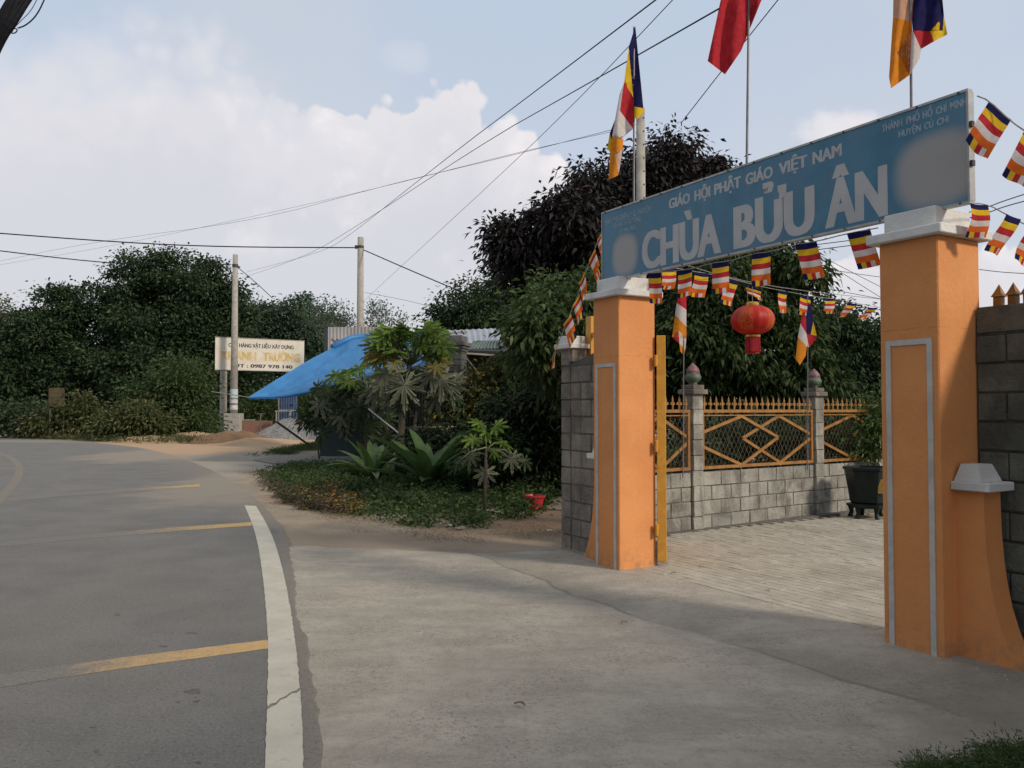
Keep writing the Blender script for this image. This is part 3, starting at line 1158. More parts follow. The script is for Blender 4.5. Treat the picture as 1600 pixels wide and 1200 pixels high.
m_blue = pm('faded_blue_sign_sheet', (.060, .195, .30), (.045, .155, .24), 1.8, .45, .12, 30, stain=(.085, .17, .245), stain_scale=2.2, stain_amt=.6, extra=sign_extra)
m_letter = pm('faded_white_lettering', (.47, .47, .475), (.41, .41, .42), 3, .6, .1, 30, stain=(.38, .39, .41), stain_scale=4, stain_amt=.35)
m_letter_f = pm('worn_white_lettering', (.34, .40, .45), (.22, .30, .37), 14, .6, .1, 30)
m_alu = pm('aluminium_frame', (.42, .42, .41), (.32, .32, .31), 8, .45, .1, 40, metal=.4)
m_dark = pm('dark_steel', (.05, .05, .05), (.03, .03, .03), 8, .5)
SG = thing('temple_sign', 'long blue temple name sign with white letters across both orange pillars', 'sign', tuple(SO), GANG)
MB().box(U0, U1, 0, .012, V0, V1).build('sign_sheet', m_blue, SG)
fr = MB()
fr.box(U0 - .012, U1 + .012, -.006, .045, V1, V1 + .016)
fr.box(U0 - .012, U1 + .012, -.006, .045, V0 - .016, V0)
fr.box(U0 - .012, U0, -.006, .045, V0, V1)
fr.box(U1, U1 + .014, -.006, .055, V0, V1)
fr.build('frame', m_alu, SG)
bk = MB()
for u in np.linspace(U0 + .1, U1 - .1, 6):
    bk.box(u - .015, u + .015, .013, .043, V0, V1)
bk.build('back_rail', m_alu, SG)
sc_ = MB()
for i in range(14):
    u = U0 + .05 + (U1 - U0 - .1) * i / 13
    sc_.box(u - .006, u + .006, -.011, -.005, V1 - .002, V1 + .010)
    sc_.box(u - .006, u + .006, -.011, -.005, V0 - .012, V0 - .002)
for z in (V0 + .22, V0 + .47):
    sc_.box(U1 + .014, U1 + .032, .0, .03, z, z + .035)
sc_.build('rivet', m_dark, SG)


def text_mesh(s, u0, u1, v0, v1, bold=.0):
    """flat lettering fitted to a width (u0..u1) and a CAP height (v0..v1), lying in local xz; heavy strokes from stacked copies"""
    def raw(txt):
        c = bpy.data.curves.new('t', 'FONT')
        c.body = txt
        c.size = 1
        c.offset = min(bold * .4, .018)
        c.fill_mode = 'FRONT'
        c.resolution_u = 4
        o = bpy.data.objects.new('t', c)
        COL.objects.link(o)
        dg = bpy.context.evaluated_depsgraph_get()
        dg.update()
        me = bpy.data.meshes.new_from_object(o.evaluated_get(dg), depsgraph=dg)
        bpy.data.objects.remove(o)
        bpy.data.curves.remove(c)
        vs = np.array([tuple(v.co) for v in me.vertices])
        fs = [tuple(p.vertices) for p in me.polygons]
        bpy.data.meshes.remove(me)
        return vs, fs
    hc, _ = raw('H')
    h0, h1 = hc[:, 1].min(), hc[:, 1].max()
    co, fs = raw(s)
    x0, x1 = co[:, 0].min() - bold, co[:, 0].max() + bold
    V, FF = [], []
    for k_, sh in enumerate((0, -bold, bold, -bold * .5, bold * .5) if bold > .02 else (0,)):
        o_ = len(V)
        for q in co:
            V.append((u0 + (q[0] + sh - x0) / (x1 - x0) * (u1 - u0), -.00012 * k_, v0 + (q[1] - h0) / (h1 - h0) * (v1 - v0)))
        FF += [tuple(i + o_ for i in f) for f in fs]
    me = bpy.data.meshes.new('lettering')
    me.from_pydata(V, [], FF)
    me.update()
    return me


def write(parent, s, u0, u1, v0, v1, y, mat, bold=.0, name='lettering'):
    me = text_mesh(s, u0, u1, v0, v1, bold)
    me.materials.append(mat)
    o = link(name, me, parent)
    o.location = (0, y, 0)
    return o


def words(parent, lst, y, mat, bold):
    for s, ul, ur, va, vb in lst:
        write(parent, s, ul, ur, va, vb, y, mat, bold)


def suv(px, py):
    return sign_uv(px, py)


vb0 = (suv(1033, 415)[1] + suv(1385, 337)[1]) / 2
vb1 = (suv(1033, 357.5)[1] + suv(1385, 255.6)[1]) / 2
write(SG, 'CHÙA', suv(1003, 390)[0], suv(1127, 370)[0], vb0, vb1, -.0008, m_letter, .044)
write(SG, 'BỬU', suv(1146, 360)[0], suv(1273, 320)[0], vb0, vb1, -.0008, m_letter, .044)
write(SG, 'ÂN', suv(1289, 330)[0], suv(1387, 300)[0], vb0, vb1, -.0008, m_letter, .044)
vg0 = (suv(1046, 327)[1] + suv(1315, 242.5)[1]) / 2
vg1 = (suv(1046, 312)[1] + suv(1315, 222.5)[1]) / 2
gl = [('GIÁO', 1045, 1078), ('HỘI', 1085, 1110), ('PHẬT', 1116, 1158), ('GIÁO', 1165, 1208), ('VIỆT', 1217, 1262), ('NAM', 1270, 1316)]
for s_, a_, b_ in gl:
    write(SG, s_, suv(a_, 300)[0], suv(b_, 280)[0], vg0, vg1, -.0008, m_letter, .04)
va0 = (suv(1378, 206)[1] + suv(1513, 164)[1]) / 2
va1 = (suv(1378, 195)[1] + suv(1513, 151.5)[1]) / 2
for s_, a_, b_ in (('THÀNH', 1378, 1410), ('PHỐ', 1416, 1437), ('HỒ', 1442, 1457), ('CHÍ', 1463, 1480), ('MINH', 1485, 1511)):
    write(SG, s_, suv(a_, 200)[0], suv(b_, 170)[0], va0, va1, -.0008, m_letter_f, .035)
va0 = (suv(1405, 214)[1] + suv(1482, 192)[1]) / 2
va1 = (suv(1405, 203)[1] + suv(1482, 182)[1]) / 2
for s_, a_, b_ in (('HUYỆN', 1404, 1439), ('CỦ', 1444, 1459), ('CHI', 1464, 1483)):
    write(SG, s_, suv(a_, 205)[0], suv(b_, 190)[0], va0, va1, -.0008, m_letter_f, .035)
for s_, a_, b_, ya, yb in (('BAN ĐẠI DIỆN P. G. HUYỆN', 946, 1017, 348, 340), ('XÃ PHÚ HÒA ĐÔNG', 958, 1001, 355, 347.5), ('ẤP PHÚ AN', 967, 992, 363, 356)):
    write(SG, s_, suv(a_, 350)[0], suv(b_, 340)[0], suv(958 if ya < 350 else a_ + 8, ya)[1], suv(958 if ya < 350 else a_ + 8, yb)[1], -.0008, m_letter_f, .008)

# ------------------------------------------------------------------ cloth
C_BLUE = pm('blue_cloth', (.018, .016, .085), (.012, .011, .06), 20, .85, trans=.3, spec=.1)
C_YEL = pm('yellow_cloth', (.72, .47, .03), (.62, .38, .02), 20, .85, trans=.3, spec=.1)
C_RED = pm('red_cloth', (.50, .035, .045), (.40, .025, .035), 20, .85, trans=.3, spec=.1)
C_WHT = pm('white_cloth', (.70, .64, .62), (.6, .55, .53), 20, .85, trans=.35, spec=.1)
C_ORG = pm('orange_cloth', (.72, .15, .025), (.60, .12, .02), 20, .85, trans=.3, spec=.1)
C_ORG2 = pm('amber_cloth', (.72, .26, .03), (.62, .21, .02), 20, .85, trans=.3, spec=.1)
C_PCH = pm('peach_cloth', (.62, .36, .25), (.55, .30, .20), 20, .85, trans=.35, spec=.1)
BUD = [C_BLUE, C_YEL, C_RED, C_WHT, C_ORG]
m_cord = pm('cord', (.30, .29, .27), (.2, .2, .19), 30, .8)


def pennant(tl, tr, bl, rows=6, seed=0, fold=.0, curl=1.0):
    """one small striped flag hung by its blue edge; corners in world space"""
    tl, tr, bl = Vector(tl), Vector(tr), Vector(bl)
    nx, ny = 10, rows * 3
    nrm = (tr - tl).cross(bl - tl)
    if nrm.length > 1e-9:
        nrm.normalize()
    w_ = (tr - tl).length
    vs, fs, mi = [], [], []
    for j in range(ny + 1):
        v = (j / ny) ** curl
        for i in range(nx + 1):
            u = i / nx
            p_ = tl + (tr - tl) * u + (bl - tl) * v
            wv = math.sin(u * 5.2 + seed * 1.7 + v * 2.0) * .10 * w_ * (.2 + v) + math.sin(v * 4 + seed) * .10 * w_
            p_ = p_ + nrm * wv + Vector((0, 0, -.03 * w_ * math.sin(u * math.pi)))
            if fold:
                p_ = p_ + (tr - tl) * (-(u - .5) * fold * v)
            vs.append(p_)
    for j in range(ny):
        for i in range(nx):
            a_ = j * (nx + 1) + i
            fs.append((a_, a_ + 1, a_ + nx + 2, a_ + nx + 1))
            r_ = j // 3
            mi.append(r_ if r_ < 5 else i // 2)
    mb = MB()
    mb.add(vs, fs)
    mb.mi = mi
    return mb


def bunting(label, cord_pts, flags, group='strings of small striped flags', curl=1.0):
    """cord_pts: world points; flags: list of (tl, tr, bl, fold)"""
    base = Vector(cord_pts[0])
    r = thing('flag_bunting', label, 'bunting', tuple(base), 0, group)
    MB().tube([Vector(q) - base for q in smooth_line([Vector(q) for q in cord_pts], 1)], .0045, 5).build('cord', m_cord, r)
    for i, (tl, tr, bl_, fo) in enumerate(flags):
        mb = pennant(tl - base, tr - base, bl_ - base, seed=i + len(flags), fold=fo, curl=curl)
        mb.build('pennant', BUD, r, smooth=True)
    return r


def fl(xtl, ytl, xtr, ytr, xbl, ybl, Y, Y2=None, fold=0):
    return (P(xtl, ytl, Y), P(xtr, ytr, Y2 or Y), P(xbl, ybl, Y), fold)


# string 1: down from the sign's far end to the capped wall end
cord1 = [P(945, 350, 8.7), P(931, 384, 8.8), P(917, 420, 8.95), P(905, 455, 9.1), P(893, 485, 9.2), P(876, 527, 9.3), P(862, 562, 9.4)]
bunting('string of small striped flags falling from the left end of the blue sign', cord1,
        [fl(941, 360, 933, 374, 946, 391, 8.72, 8.75, .2), fl(930, 387, 920, 406, 941, 424, 8.8, 8.85, .2), fl(915, 423, 906, 441, 918, 456, 8.95, 9.0, .2),
         fl(905, 458, 895, 476, 912, 492, 9.1, 9.15, .2), fl(891, 489, 879, 506, 902, 527, 9.2, 9.25), fl(873, 529, 866, 546, 870, 563, 9.3, 9.35, .3)], curl=1.9)

# string 2: along the lower edge of the sign
def sy(px):     # depth of the sign plane at that column
    u = (px - 800) / F
    # SO + D t : x = u*y
    t = (u * SO.y - SO.x) / (D.x - u * D.y)
    return (SO + D * t).y


b2 = []
for (xa, ya, xb, yb, xc, yc2) in [(1012, 427, 1032, 426, 1016, 474), (1059, 423, 1081, 418, 1059, 466), (1112, 411, 1138, 407, 1114, 460), (1175, 397, 1204, 392, 1175, 448), (1243, 382, 1276, 377, 1256, 437), (1323, 365, 1359, 357, 1341, 421)]:
    Yc = sy((xa + xb) / 2) - .04
    b2.append(fl(xa, ya, xb, yb, xc, yc2, Yc + .03, Yc - .03))
cord2 = [P(x, y, sy(x) - .04) for x, y in ((1012, 427), (1060, 423), (1085, 419), (1112, 411), (1140, 408), (1175, 397), (1205, 393), (1243, 382), (1277, 377), (1323, 365), (1372, 356))]
bunting('string of six large striped flags hung right along the lower edge of the sign', cord2, b2)

# string 3: from the left pillar back across the yard, sagging to the right
def y3(px):
    return 8.0 + (px - 1030) / (1372 - 1030) * 6.5


b3 = []
for (xa, ya, xb, yb, xc, yc2, fo) in [(1034, 420, 1057, 419, 1031, 452, 0), (1084, 424, 1106, 427, 1079, 462, 0), (1136, 434, 1152, 439, 1128, 474, 0), (1164, 445, 1190, 453, 1170, 462, .3),
                                      (1217, 452, 1232, 455, 1213, 487, .25), (1252, 459, 1268, 464, 1246, 490, 0), (1290, 466, 1305, 466, 1287, 490, 0), (1325, 473, 1339, 474, 1308, 495, .1), (1357, 480, 1371, 480, 1338, 499, .2)]:
    Yc = y3((xa + xb) / 2)
    b3.append(fl(xa, ya, xb, yb, xc, yc2, Yc - .02, Yc + .05, fo))
cord3 = [P(x, y, y3(x)) for x, y in ((1028, 418), (1057, 419), (1084, 424), (1120, 430), (1152, 438), (1190, 448), (1232, 456), (1268, 463), (1305, 467), (1340, 474), (1372, 480), (1420, 486))]
bunting('string of nine small striped flags strung across the yard above the red lantern', cord3, b3)

# string 4: from the sign's near top corner out to the right
cord4 = [P(1527, 150, 5.12), P(1545, 157, 5.05), P(1580, 190, 4.95), P(1605, 207, 4.9), P(1660, 235, 4.8)]
bunting('string of striped flags tied to the top right corner of the sign', cord4,
        [fl(1546, 156, 1581, 184, 1508, 222, 5.05, 4.98), fl(1603, 199, 1640, 222, 1567, 271, 4.9, 4.85)])
# string 5: from the sign's lower right corner
cord5 = [P(1510, 316, 5.25), P(1545, 320, 5.45), P(1572, 335, 5.6), P(1600, 350, 5.75), P(1640, 370, 5.9)]
bunting('string of striped flags from the lower right corner of the sign over the pickets', cord5,
        [fl(1515, 317, 1543, 320, 1513, 369, 5.25, 5.3), fl(1571, 334, 1593, 343, 1542, 391, 5.6, 5.65), fl(1608, 352, 1640, 368, 1583, 404, 5.8, 5.85)])


# draped flags on poles
def tri_cloth(patches, Yf, base, seed, amp):
    """patches: (material index, polygon in photo pixels); folds pushed in and out in depth"""
    bm = bmesh.new()
    vm = {}
    for mi, poly in patches:
        vs = []
        for x, y in poly:
            key = (round(x / 2.2), round(y / 2.2))
            if key not in vm:
                vm[key] = bm.verts.new((x, y, 0))
            if vm[key] not in vs:
                vs.append(vm[key])
        if len(vs) >= 3:
            try:
                f = bm.faces.new(vs)
                f.material_index = mi
            except ValueError:
                pass
    bmesh.ops.triangulate(bm, faces=bm.faces[:], quad_method='FIXED', ngon_method='EAR_CLIP')
    bm.verts.index_update()
    V = [v.co.copy() for v in bm.verts]
    T = [(tuple(v.index for v in f.verts), f.material_index) for f in bm.faces]
    bm.free()
    for _ in range(3):
        mids = {}

        def mid(a_, b_):
            k_ = (min(a_, b_), max(a_, b_))
            if k_ not in mids:
                mids[k_] = len(V)
                V.append((V[a_] + V[b_]) / 2)
            return mids[k_]
        T2 = []
        for (a_, b_, c_), mi in T:
            ab, bc, ca = mid(a_, b_), mid(b_, c_), mid(c_, a_)
            T2 += [((a_, ab, ca), mi), ((ab, b_, bc), mi), ((ca, bc, c_), mi), ((ab, bc, ca), mi)]
        T = T2
    W = []
    for v in V:
        d = math.sin(v.x * .22 + v.y * .025 + seed) * .6 + noise.noise(Vector((v.x * .05, v.y * .012, seed))) * 1.2
        W.append(tuple(P(v.x, v.y, Yf + d * amp) - base))
    me = bpy.data.meshes.new('flag_cloth')
    me.from_pydata(W, [], [t for t, _ in T])
    return me, [m for _, m in T]


m_polest = pm('grey_flag_pole', (.20, .19, .20), (.14, .13, .14), 8, .5, metal=.3)


def pole_flag(label, cat_, foot_px, top_px, Y, patches, conv, mats_, rad=.012, zfoot=None, seed=1, amp=.05, group=None):
    foot = P(foot_px[0], foot_px[1], Y)
    if zfoot is not None:
        foot.z = zfoot
    topp = P(top_px[0], top_px[1], Y)
    topp.x = foot.x + (topp.x - foot.x)
    r = thing('flag_pole', label, cat_, tuple(foot), 0, group)
    MB().tube([Vector((0, 0, 0)), topp - foot], [rad, rad * .8], 8).build('pole', m_polest, r)
    me, mis = tri_cloth([(mi, [conv(*q) for q in poly]) for mi, poly in patches], Y - .02, foot, seed, amp)
    for m in mats_:
        me.materials.append(m)
    me.polygons.foreach_set('material_index', mis)
    me.shade_smooth()
    me.update()
    fo = link('flag', me, r)
    return r


FM = [C_BLUE, C_YEL, C_RED, C_WHT, C_ORG2, C_PCH]
cv = lambda x, y: (900 + x / 3.53, y / 3.53)
pat1 = [(0, [(327, 143), (335, 300), (372, 597), (322, 588), (320, 345), (302, 300), (290, 270), (292, 255)]),
        (1, [(290, 270), (302, 300), (320, 345), (320, 545), (300, 495), (265, 455), (275, 380)]),
        (2, [(265, 455), (300, 495), (320, 545), (315, 710), (243, 612), (255, 520)]),
        (1, [(322, 592), (372, 597), (380, 606), (350, 650), (322, 655)]),
        (3, [(265, 455), (255, 520), (243, 612), (215, 660), (240, 520)]),
        (3, [(243, 612), (315, 710), (300, 715), (245, 770), (200, 750), (215, 660)]),
        (0, [(215, 660), (200, 750), (194, 772), (186, 735)]),
        (1, [(186, 735), (194, 772), (188, 835), (172, 820)]),
        (4, [(200, 750), (245, 770), (262, 768), (258, 820), (215, 850), (232, 968), (180, 990), (186, 840), (188, 835), (194, 772)]),
        (3, [(215, 850), (258, 820), (241, 930), (232, 968)])]
Yp1 = sy(990) + .10
pole_flag('long furled striped flag on a pole behind the left end of the sign', 'flag', (990, 330), (990.5, 42), Yp1, pat1, cv, FM, .011, V0, 1, .05, 'flags on poles above the sign')
cv = lambda x, y: (1100 + x / 3.2, y / 3.2)
pat2 = [(2, [(120, -170), (330, -190), (300, -30), (225, 50), (195, 130), (190, 230), (185, 255), (105, 372), (18, 305), (50, 160), (90, 0)])]
Yp2 = sy(1167) + .10
pole_flag('plain red flag on the middle pole above the blue sign', 'flag', (1164, 265), (1171, -70), Yp2, pat2, cv, FM, .012, V0, 2, .06, 'flags on poles above the sign')
pat3 = [(5, [(948, -120), (1052, -120), (1052, 0), (1040, 110), (945, 85)]),
        (4, [(945, 85), (1040, 110), (1028, 185), (965, 262), (1028, 375), (935, 442), (925, 385)]),
        (3, [(965, 262), (1028, 185), (1043, 152), (1085, 245), (1078, 292), (1028, 375)]),
        (2, [(1043, 152), (1130, 155), (1150, 207), (1085, 245)]),
        (1, [(1130, 155), (1195, 152), (1200, 80), (1217, 172), (1150, 207)]),
        (0, [(1052, -120), (1182, -120), (1187, 0), (1200, 80), (1195, 152), (1130, 155), (1043, 152), (1040, 110), (1052, 0)])]
Yp3 = sy(1423) + .10
pole_flag('furled striped flag in orange, white and blue on the pole nearest the sign right end', 'flag', (1423, 175), (1422, -60), Yp3, pat3, cv, FM, .011, V0, 3, .05, 'flags on poles above the sign')
cv = lambda x, y: (1000 + x / 3.75, 300 + y / 3.75)
patA = [(2, [(240, 560), (272, 570), (272, 690), (215, 650), (222, 610)]),
        (3, [(215, 650), (272, 690), (272, 790), (205, 720)]),
        (4, [(205, 720), (272, 790), (272, 858), (225, 812), (188, 850)]),
        (2, [(188, 850), (225, 812), (240, 857), (230, 885)]),
        (3, [(225, 812), (272, 858), (265, 925), (230, 885), (240, 857)]),
        (4, [(230, 885), (265, 925), (255, 955), (237, 935)])]
pole_flag('small furled flag on a thin pole before the left lotus pier', 'flag', (1067, 742), (1069, 448), F1.y - .10, patA, cv, FM, .008, .72, 4, .03, 'flags on thin poles at the fence')
patB = [(0, [(990, 640), (1010, 700), (1015, 760), (1000, 838), (975, 830), (972, 730)]),
        (1, [(1015, 760), (1037, 842), (1000, 838)]),
        (2, [(1000, 838), (1037, 842), (1030, 865), (990, 910), (975, 830)]),
        (2, [(945, 730), (972, 730), (975, 830), (940, 770)]),
        (3, [(940, 770), (975, 830), (990, 910), (978, 905), (925, 850)]),
        (4, [(925, 850), (978, 905), (970, 960), (937, 1015), (912, 975)])]
pole_flag('small furled flag on a thin pole before the right lotus pier', 'flag', (1262, 735), (1262, 460), F2.y - .10, patB, cv, FM, .008, .72, 5, .03, 'flags on thin poles at the fence')

# ------------------------------------------------------------------ lantern
LY = 9.6
lc = P(1176, 500, LY)
rl = 33.5 / F * LY
hl = 23 / F * LY


def gold_extra(k, pos, col):
    vo = k.noise(pos, 26, 2, .5, 2.5)
    band = k.m('MULTIPLY', k.ramp(k.m('ABSOLUTE', k.m('SUBTRACT', vo, .5)), .03, .05, 1.0, 0.0), .85)
    sx = k.n('ShaderNodeSeparateXYZ')
    k.l(pos, sx.inputs[0])
    ang = k.m('ARCTAN2', k.m('SUBTRACT', sx.outputs[0], lc.x), k.m('SUBTRACT', lc.y, sx.outputs[1]))
    seg = k.ramp(k.m('COSINE', k.m('MULTIPLY_ADD', ang, 4.0, 2.6)), -.1, .3)
    hz = k.ramp(k.m('ABSOLUTE', k.m('SUBTRACT', sx.outputs[2], lc.z)), .10, .14, 1.0, 0.0)
    return k.mix(k.m('MULTIPLY', k.m('MULTIPLY', band, seg), hz), col, rgb((.62, .28, .05)))


m_lred = pm('red_lantern_cloth', (.56, .028, .015), (.46, .02, .012), 12, .5, .15, 40, trans=.35, extra=gold_extra)
m_gold = pm('gold_foil', (.60, .38, .08), (.45, .27, .06), 15, .35, metal=.5)
m_fringe = pm('red_fringe', (.42, .02, .03), (.25, .01, .02), 60, .8, stretch=(1, 1, .05))
LT = thing('red_lantern', 'round red lantern with gold pattern and red fringe hanging over the yard', 'lantern', tuple(lc))
prof = [(rl * (math.cos(a_) ** .8 if math.cos(a_) > 1e-6 else 0) * 1.0 + .001, hl * math.sin(a_)) for a_ in np.linspace(-R(76), R(76), 19)]
MB().lathe(prof, 72, f=lambda a_: 1 - .028 * abs(math.sin(a_ * 8)) ** 3).build('lantern_body', m_lred, LT, smooth=True)
MB().lathe([(.068, 0), (.072, .01), (.072, .035), (.06, .045)], 20, c=(0, 0, hl * .95)).build('top_cap', m_gold, LT)
MB().lathe([(.072, 0), (.085, .008), (.085, .028), (.075, .035)], 20, c=(0, 0, -hl * .99 - .035)).build('bottom_ring', m_gold, LT)
fg = MB()
for i in range(54):
    a_ = i * 2 * math.pi / 54
    r0 = .078
    fg.bar((r0 * math.cos(a_), r0 * math.sin(a_), -hl - .03), (r0 * 1.07 * math.cos(a_ + .04), r0 * 1.07 * math.sin(a_ + .04), -hl - .195 + random.uniform(-.008, .008)), .0075, .004)
fg.lathe([(.070, -.19), (.070, 0)], 20, c=(0, 0, -hl - .03))
fg.build('fringe', m_fringe, LT)
MB().tube([(.0, 0, hl * .95 + .04), (0, 0, P(1176, 446, LY).z - lc.z)], .003, 5).tube([(-.06, 0, hl * .95 + .04), (-.05, 0, P(1176, 446, LY).z - lc.z)], .002, 5).build('hanging_cord', m_cord, LT)
crl = smooth_line([P(1010, 395, LY - 1), P(1176, 446, LY), P(1400, 470, LY + 1.5)], 2)
o = MB().tube(crl, .004, 5).build('lantern_line', m_cord)
tag(o, 'thin line across the gateway that carries the red lantern', 'wire')

# ------------------------------------------------------------------ planter at the right pillar
m_glaze = pm('dark_green_glaze', (.010, .018, .017), (.006, .011, .011), 6, .4, .1, 30, spec=.25)
m_gly = pm('yellow_glaze', (.22, .13, .02), (.15, .09, .02), 12, .4)
pc = G(1368, 816)
PT = thing('glazed_planter', 'dark glazed footed planter standing by the fence behind the right pillar', 'planter', (pc.x, pc.y + .2, RISE))
hexf = lambda a_: 1 / max(math.cos(((a_ + R(30)) % R(60)) - R(30)), .86)
MB().lathe([(.20, .20), (.23, .24), (.235, .30), (.25, .42), (.275, .58), (.285, .68), (.31, .70), (.31, .735), (.27, .74), (.26, .68)], 48, f=hexf).build('bowl', m_glaze, PT, smooth=False)
MB().lathe([(.24, .155), (.27, .17), (.27, .20), (.22, .215)], 48, f=hexf).build('base_ring', m_glaze, PT)
for i in range(6):
    a_ = R(30 + 60 * i)
    MB().tube([(.25 * math.cos(a_), .25 * math.sin(a_), .17), (.24 * math.cos(a_), .24 * math.sin(a_), .08), (.27 * math.cos(a_), .27 * math.sin(a_), 0)], [.045, .03, .036], 8).build('foot', m_glaze, PT)
a_ = R(-90)
MB().box(.0, .13, -.296, -.283, .38, .58).build('front_panel', m_gly, PT)

# ------------------------------------------------------------------ foliage tools


def leaf_mat(name, c1, c2, c3=None, trans=.25, rough=.6, spec=.18):
    if name in MATS:
        return MATS[name]
    m = bpy.data.materials.new(name)
    MATS[name] = m
    m.use_nodes = True
    t = m.node_tree
    t.nodes.clear()
    k = NT(t)
    g = k.n('ShaderNodeNewGeometry')
    r_ = g.outputs['Random Per Island']
    col = k.mix(r_, rgb(c1), rgb(c2))
    big = k.ramp(k.noise(g.outputs['Position'], .9, 4, .6), .38, .62)
    col = k.mix(k.m('MULTIPLY', big, .55), col, rgb(c2))
    if c3:
        hot = k.m('GREATER_THAN', k.m('FRACT', k.m('MULTIPLY', r_, 37.7)), .90)
        col = k.mix(k.m('MULTIPLY', hot, .85), col, rgb(c3))
    b = k.n('ShaderNodeBsdfPrincipled')
    k.l(col, b.inputs['Base Color'])
    b.inputs['Roughness'].default_value = rough
    b.inputs['Specular IOR Level'].default_value = spec
    tr = k.n('ShaderNodeBsdfTranslucent')
    k.l(col, tr.inputs[0])
    ms = k.n('ShaderNodeMixShader')
    ms.inputs[0].default_value = trans
    k.l(b.outputs[0], ms.inputs[1])
    k.l(tr.outputs[0], ms.inputs[2])
    out = k.n('ShaderNodeOutputMaterial')
    k.l(ms.outputs[0], out.inputs[0])
    return m


m_bark = pm('bark', (.11, .085, .065), (.06, .048, .038), 12, .95, .9, 20, stretch=(3, 3, .6))
m_bark_g = pm('grey_bark', (.19, .165, .135), (.11, .095, .08), 9, .95, .8, 24)


def leaf_mesh(name, cent, axis, length, width, mat, fold=.35):
    """cent: (n,3) leaf base points; axis: (n,3) unit direction. Six vertex folded leaf, 4 triangles."""
    n_ = len(cent)
    up = rng.normal(size=(n_, 3))
    up[:, 2] = np.abs(up[:, 2]) + .6
    side = np.cross(axis, up)
    side /= np.linalg.norm(side, axis=1, keepdims=True) + 1e-9
    nr = np.cross(side, axis)
    L = length * rng.uniform(.65, 1.25, size=(n_, 1))
    W = width * rng.uniform(.7, 1.2, size=(n_, 1))
    p0 = cent
    p1 = cent + axis * L * .45 + side * W * .5 + nr * W * fold * .5
    p2 = cent + axis * L * .45 - side * W * .5 + nr * W * fold * .5
    dr = np.array([[0, 0, -1.0]]) * L * .18
    p3 = cent + axis * L + dr
    p4 = cent + axis * L * .5
    V = np.stack([p0, p1, p3, p2, p4], axis=1).reshape(-1, 3)
    base = (np.arange(n_) * 5)[:, None]
    T = np.concatenate([base + np.array([[0, 1, 4]]), base + np.array([[1, 2, 4]]), base + np.array([[2, 3, 4]]), base + np.array([[3, 0, 4]])], axis=1).reshape(-1)
    me = bpy.data.meshes.new(name)
    me.vertices.add(len(V))
    me.vertices.foreach_set('co', V.astype(np.float32).ravel())
    nt_ = n_ * 4
    me.loops.add(nt_ * 3)
    me.loops.foreach_set('vertex_index', T.astype(np.int32))
    me.polygons.add(nt_)
    me.polygons.foreach_set('loop_start', np.arange(0, nt_ * 3, 3, dtype=np.int32))
    me.polygons.foreach_set('loop_total', np.full(nt_, 3, dtype=np.int32))
    me.materials.append(mat)
    me.update(calc_edges=True)
    return me


def crown_points(lobes, nclump, per, crad, droop, fill=2.4):
    """lobes: (x,y,z,rx,ry,rz). clumps fill each lobe, leaves fill each clump"""
    vol = np.array([l[3] * l[4] * l[5] for l in lobes]) ** .72
    cnt = np.maximum(1, (nclump * vol / vol.sum()).astype(int))
    C, AX = [], []
    clumps = []
    for l, c in zip(lobes, cnt):
        d = rng.normal(size=(c, 3))
        d /= np.linalg.norm(d, axis=1, keepdims=True)
        rr = rng.uniform(0, 1.12, size=(c, 1)) ** (1 / fill)
        lump = 1 + .22 * np.sin(d[:, :1] * 5 + l[0]) * np.cos(d[:, 2:] * 4 + l[2])
        cc = np.array(l[:3]) + d * rr * lump * np.array(l[3:6])
        clumps.append(cc)
        k_ = rng.integers(int(per * .6), int(per * 1.4), size=c)
        idx = np.repeat(np.arange(c), k_)
        cs_ = rng.uniform(.55, 1.5, size=(c, 1))
        q = rng.normal(size=(len(idx), 3)) * crad * .5 * cs_[idx]
        q[:, 2] *= .50
        pts_ = cc[idx] + q
        ax = q / (np.linalg.norm(q, axis=1, keepdims=True) + 1e-6) * .8 + d[idx] * .45 + rng.normal(size=q.shape) * .45
        ax[:, 2] -= droop
        ax /= np.linalg.norm(ax, axis=1, keepdims=True)
        C.append(pts_)
        AX.append(ax)
    return np.concatenate(C), np.concatenate(AX), np.concatenate(clumps)


def sublobes(lobes, n_, f=.42):
    """round bosses budding from each main lobe, so that the crown reads as lit clumps with dark gaps"""
    out = []
    for l in lobes:
        out.append((l[0], l[1], l[2], l[3] * .78, l[4] * .78, l[5] * .78))
        for _ in range(n_):
            d = rng.normal(size=3)
            d /= np.linalg.norm(d)
            d[2] = d[2] * .8 + .15
            k_ = rng.uniform(.6, .95)
            g_ = f * rng.uniform(.7, 1.25)
            out.append((l[0] + d[0] * l[3] * k_, l[1] + d[1] * l[4] * k_, l[2] + d[2] * l[5] * k_, l[3] * g_, l[4] * g_, l[5] * g_ * .8))
    return out


def limb(mb, a_, b_, r0, r1, sag=.0, n_=6, segs=6, wob=.08):
    a_, b_ = Vector(a_), Vector(b_)
    L = (b_ - a_).length
    pts_ = []
    for i in range(segs + 1):
        t = i / segs
        q = a_.lerp(b_, t)
        off = Vector((noise.noise(q * .7 + Vector((3, 0, 0))), noise.noise(q * .7 + Vector((0, 9, 0))), noise.noise(q * .7 + Vector((0, 0, 5))))) * wob * L * math.sin(math.pi * t)
        pts_.append(q + off + Vector((0, 0, sag * math.sin(math.pi * t))))
    mb.tube(pts_, [r0 + (r1 - r0) * i / segs for i in range(segs + 1)], n_)


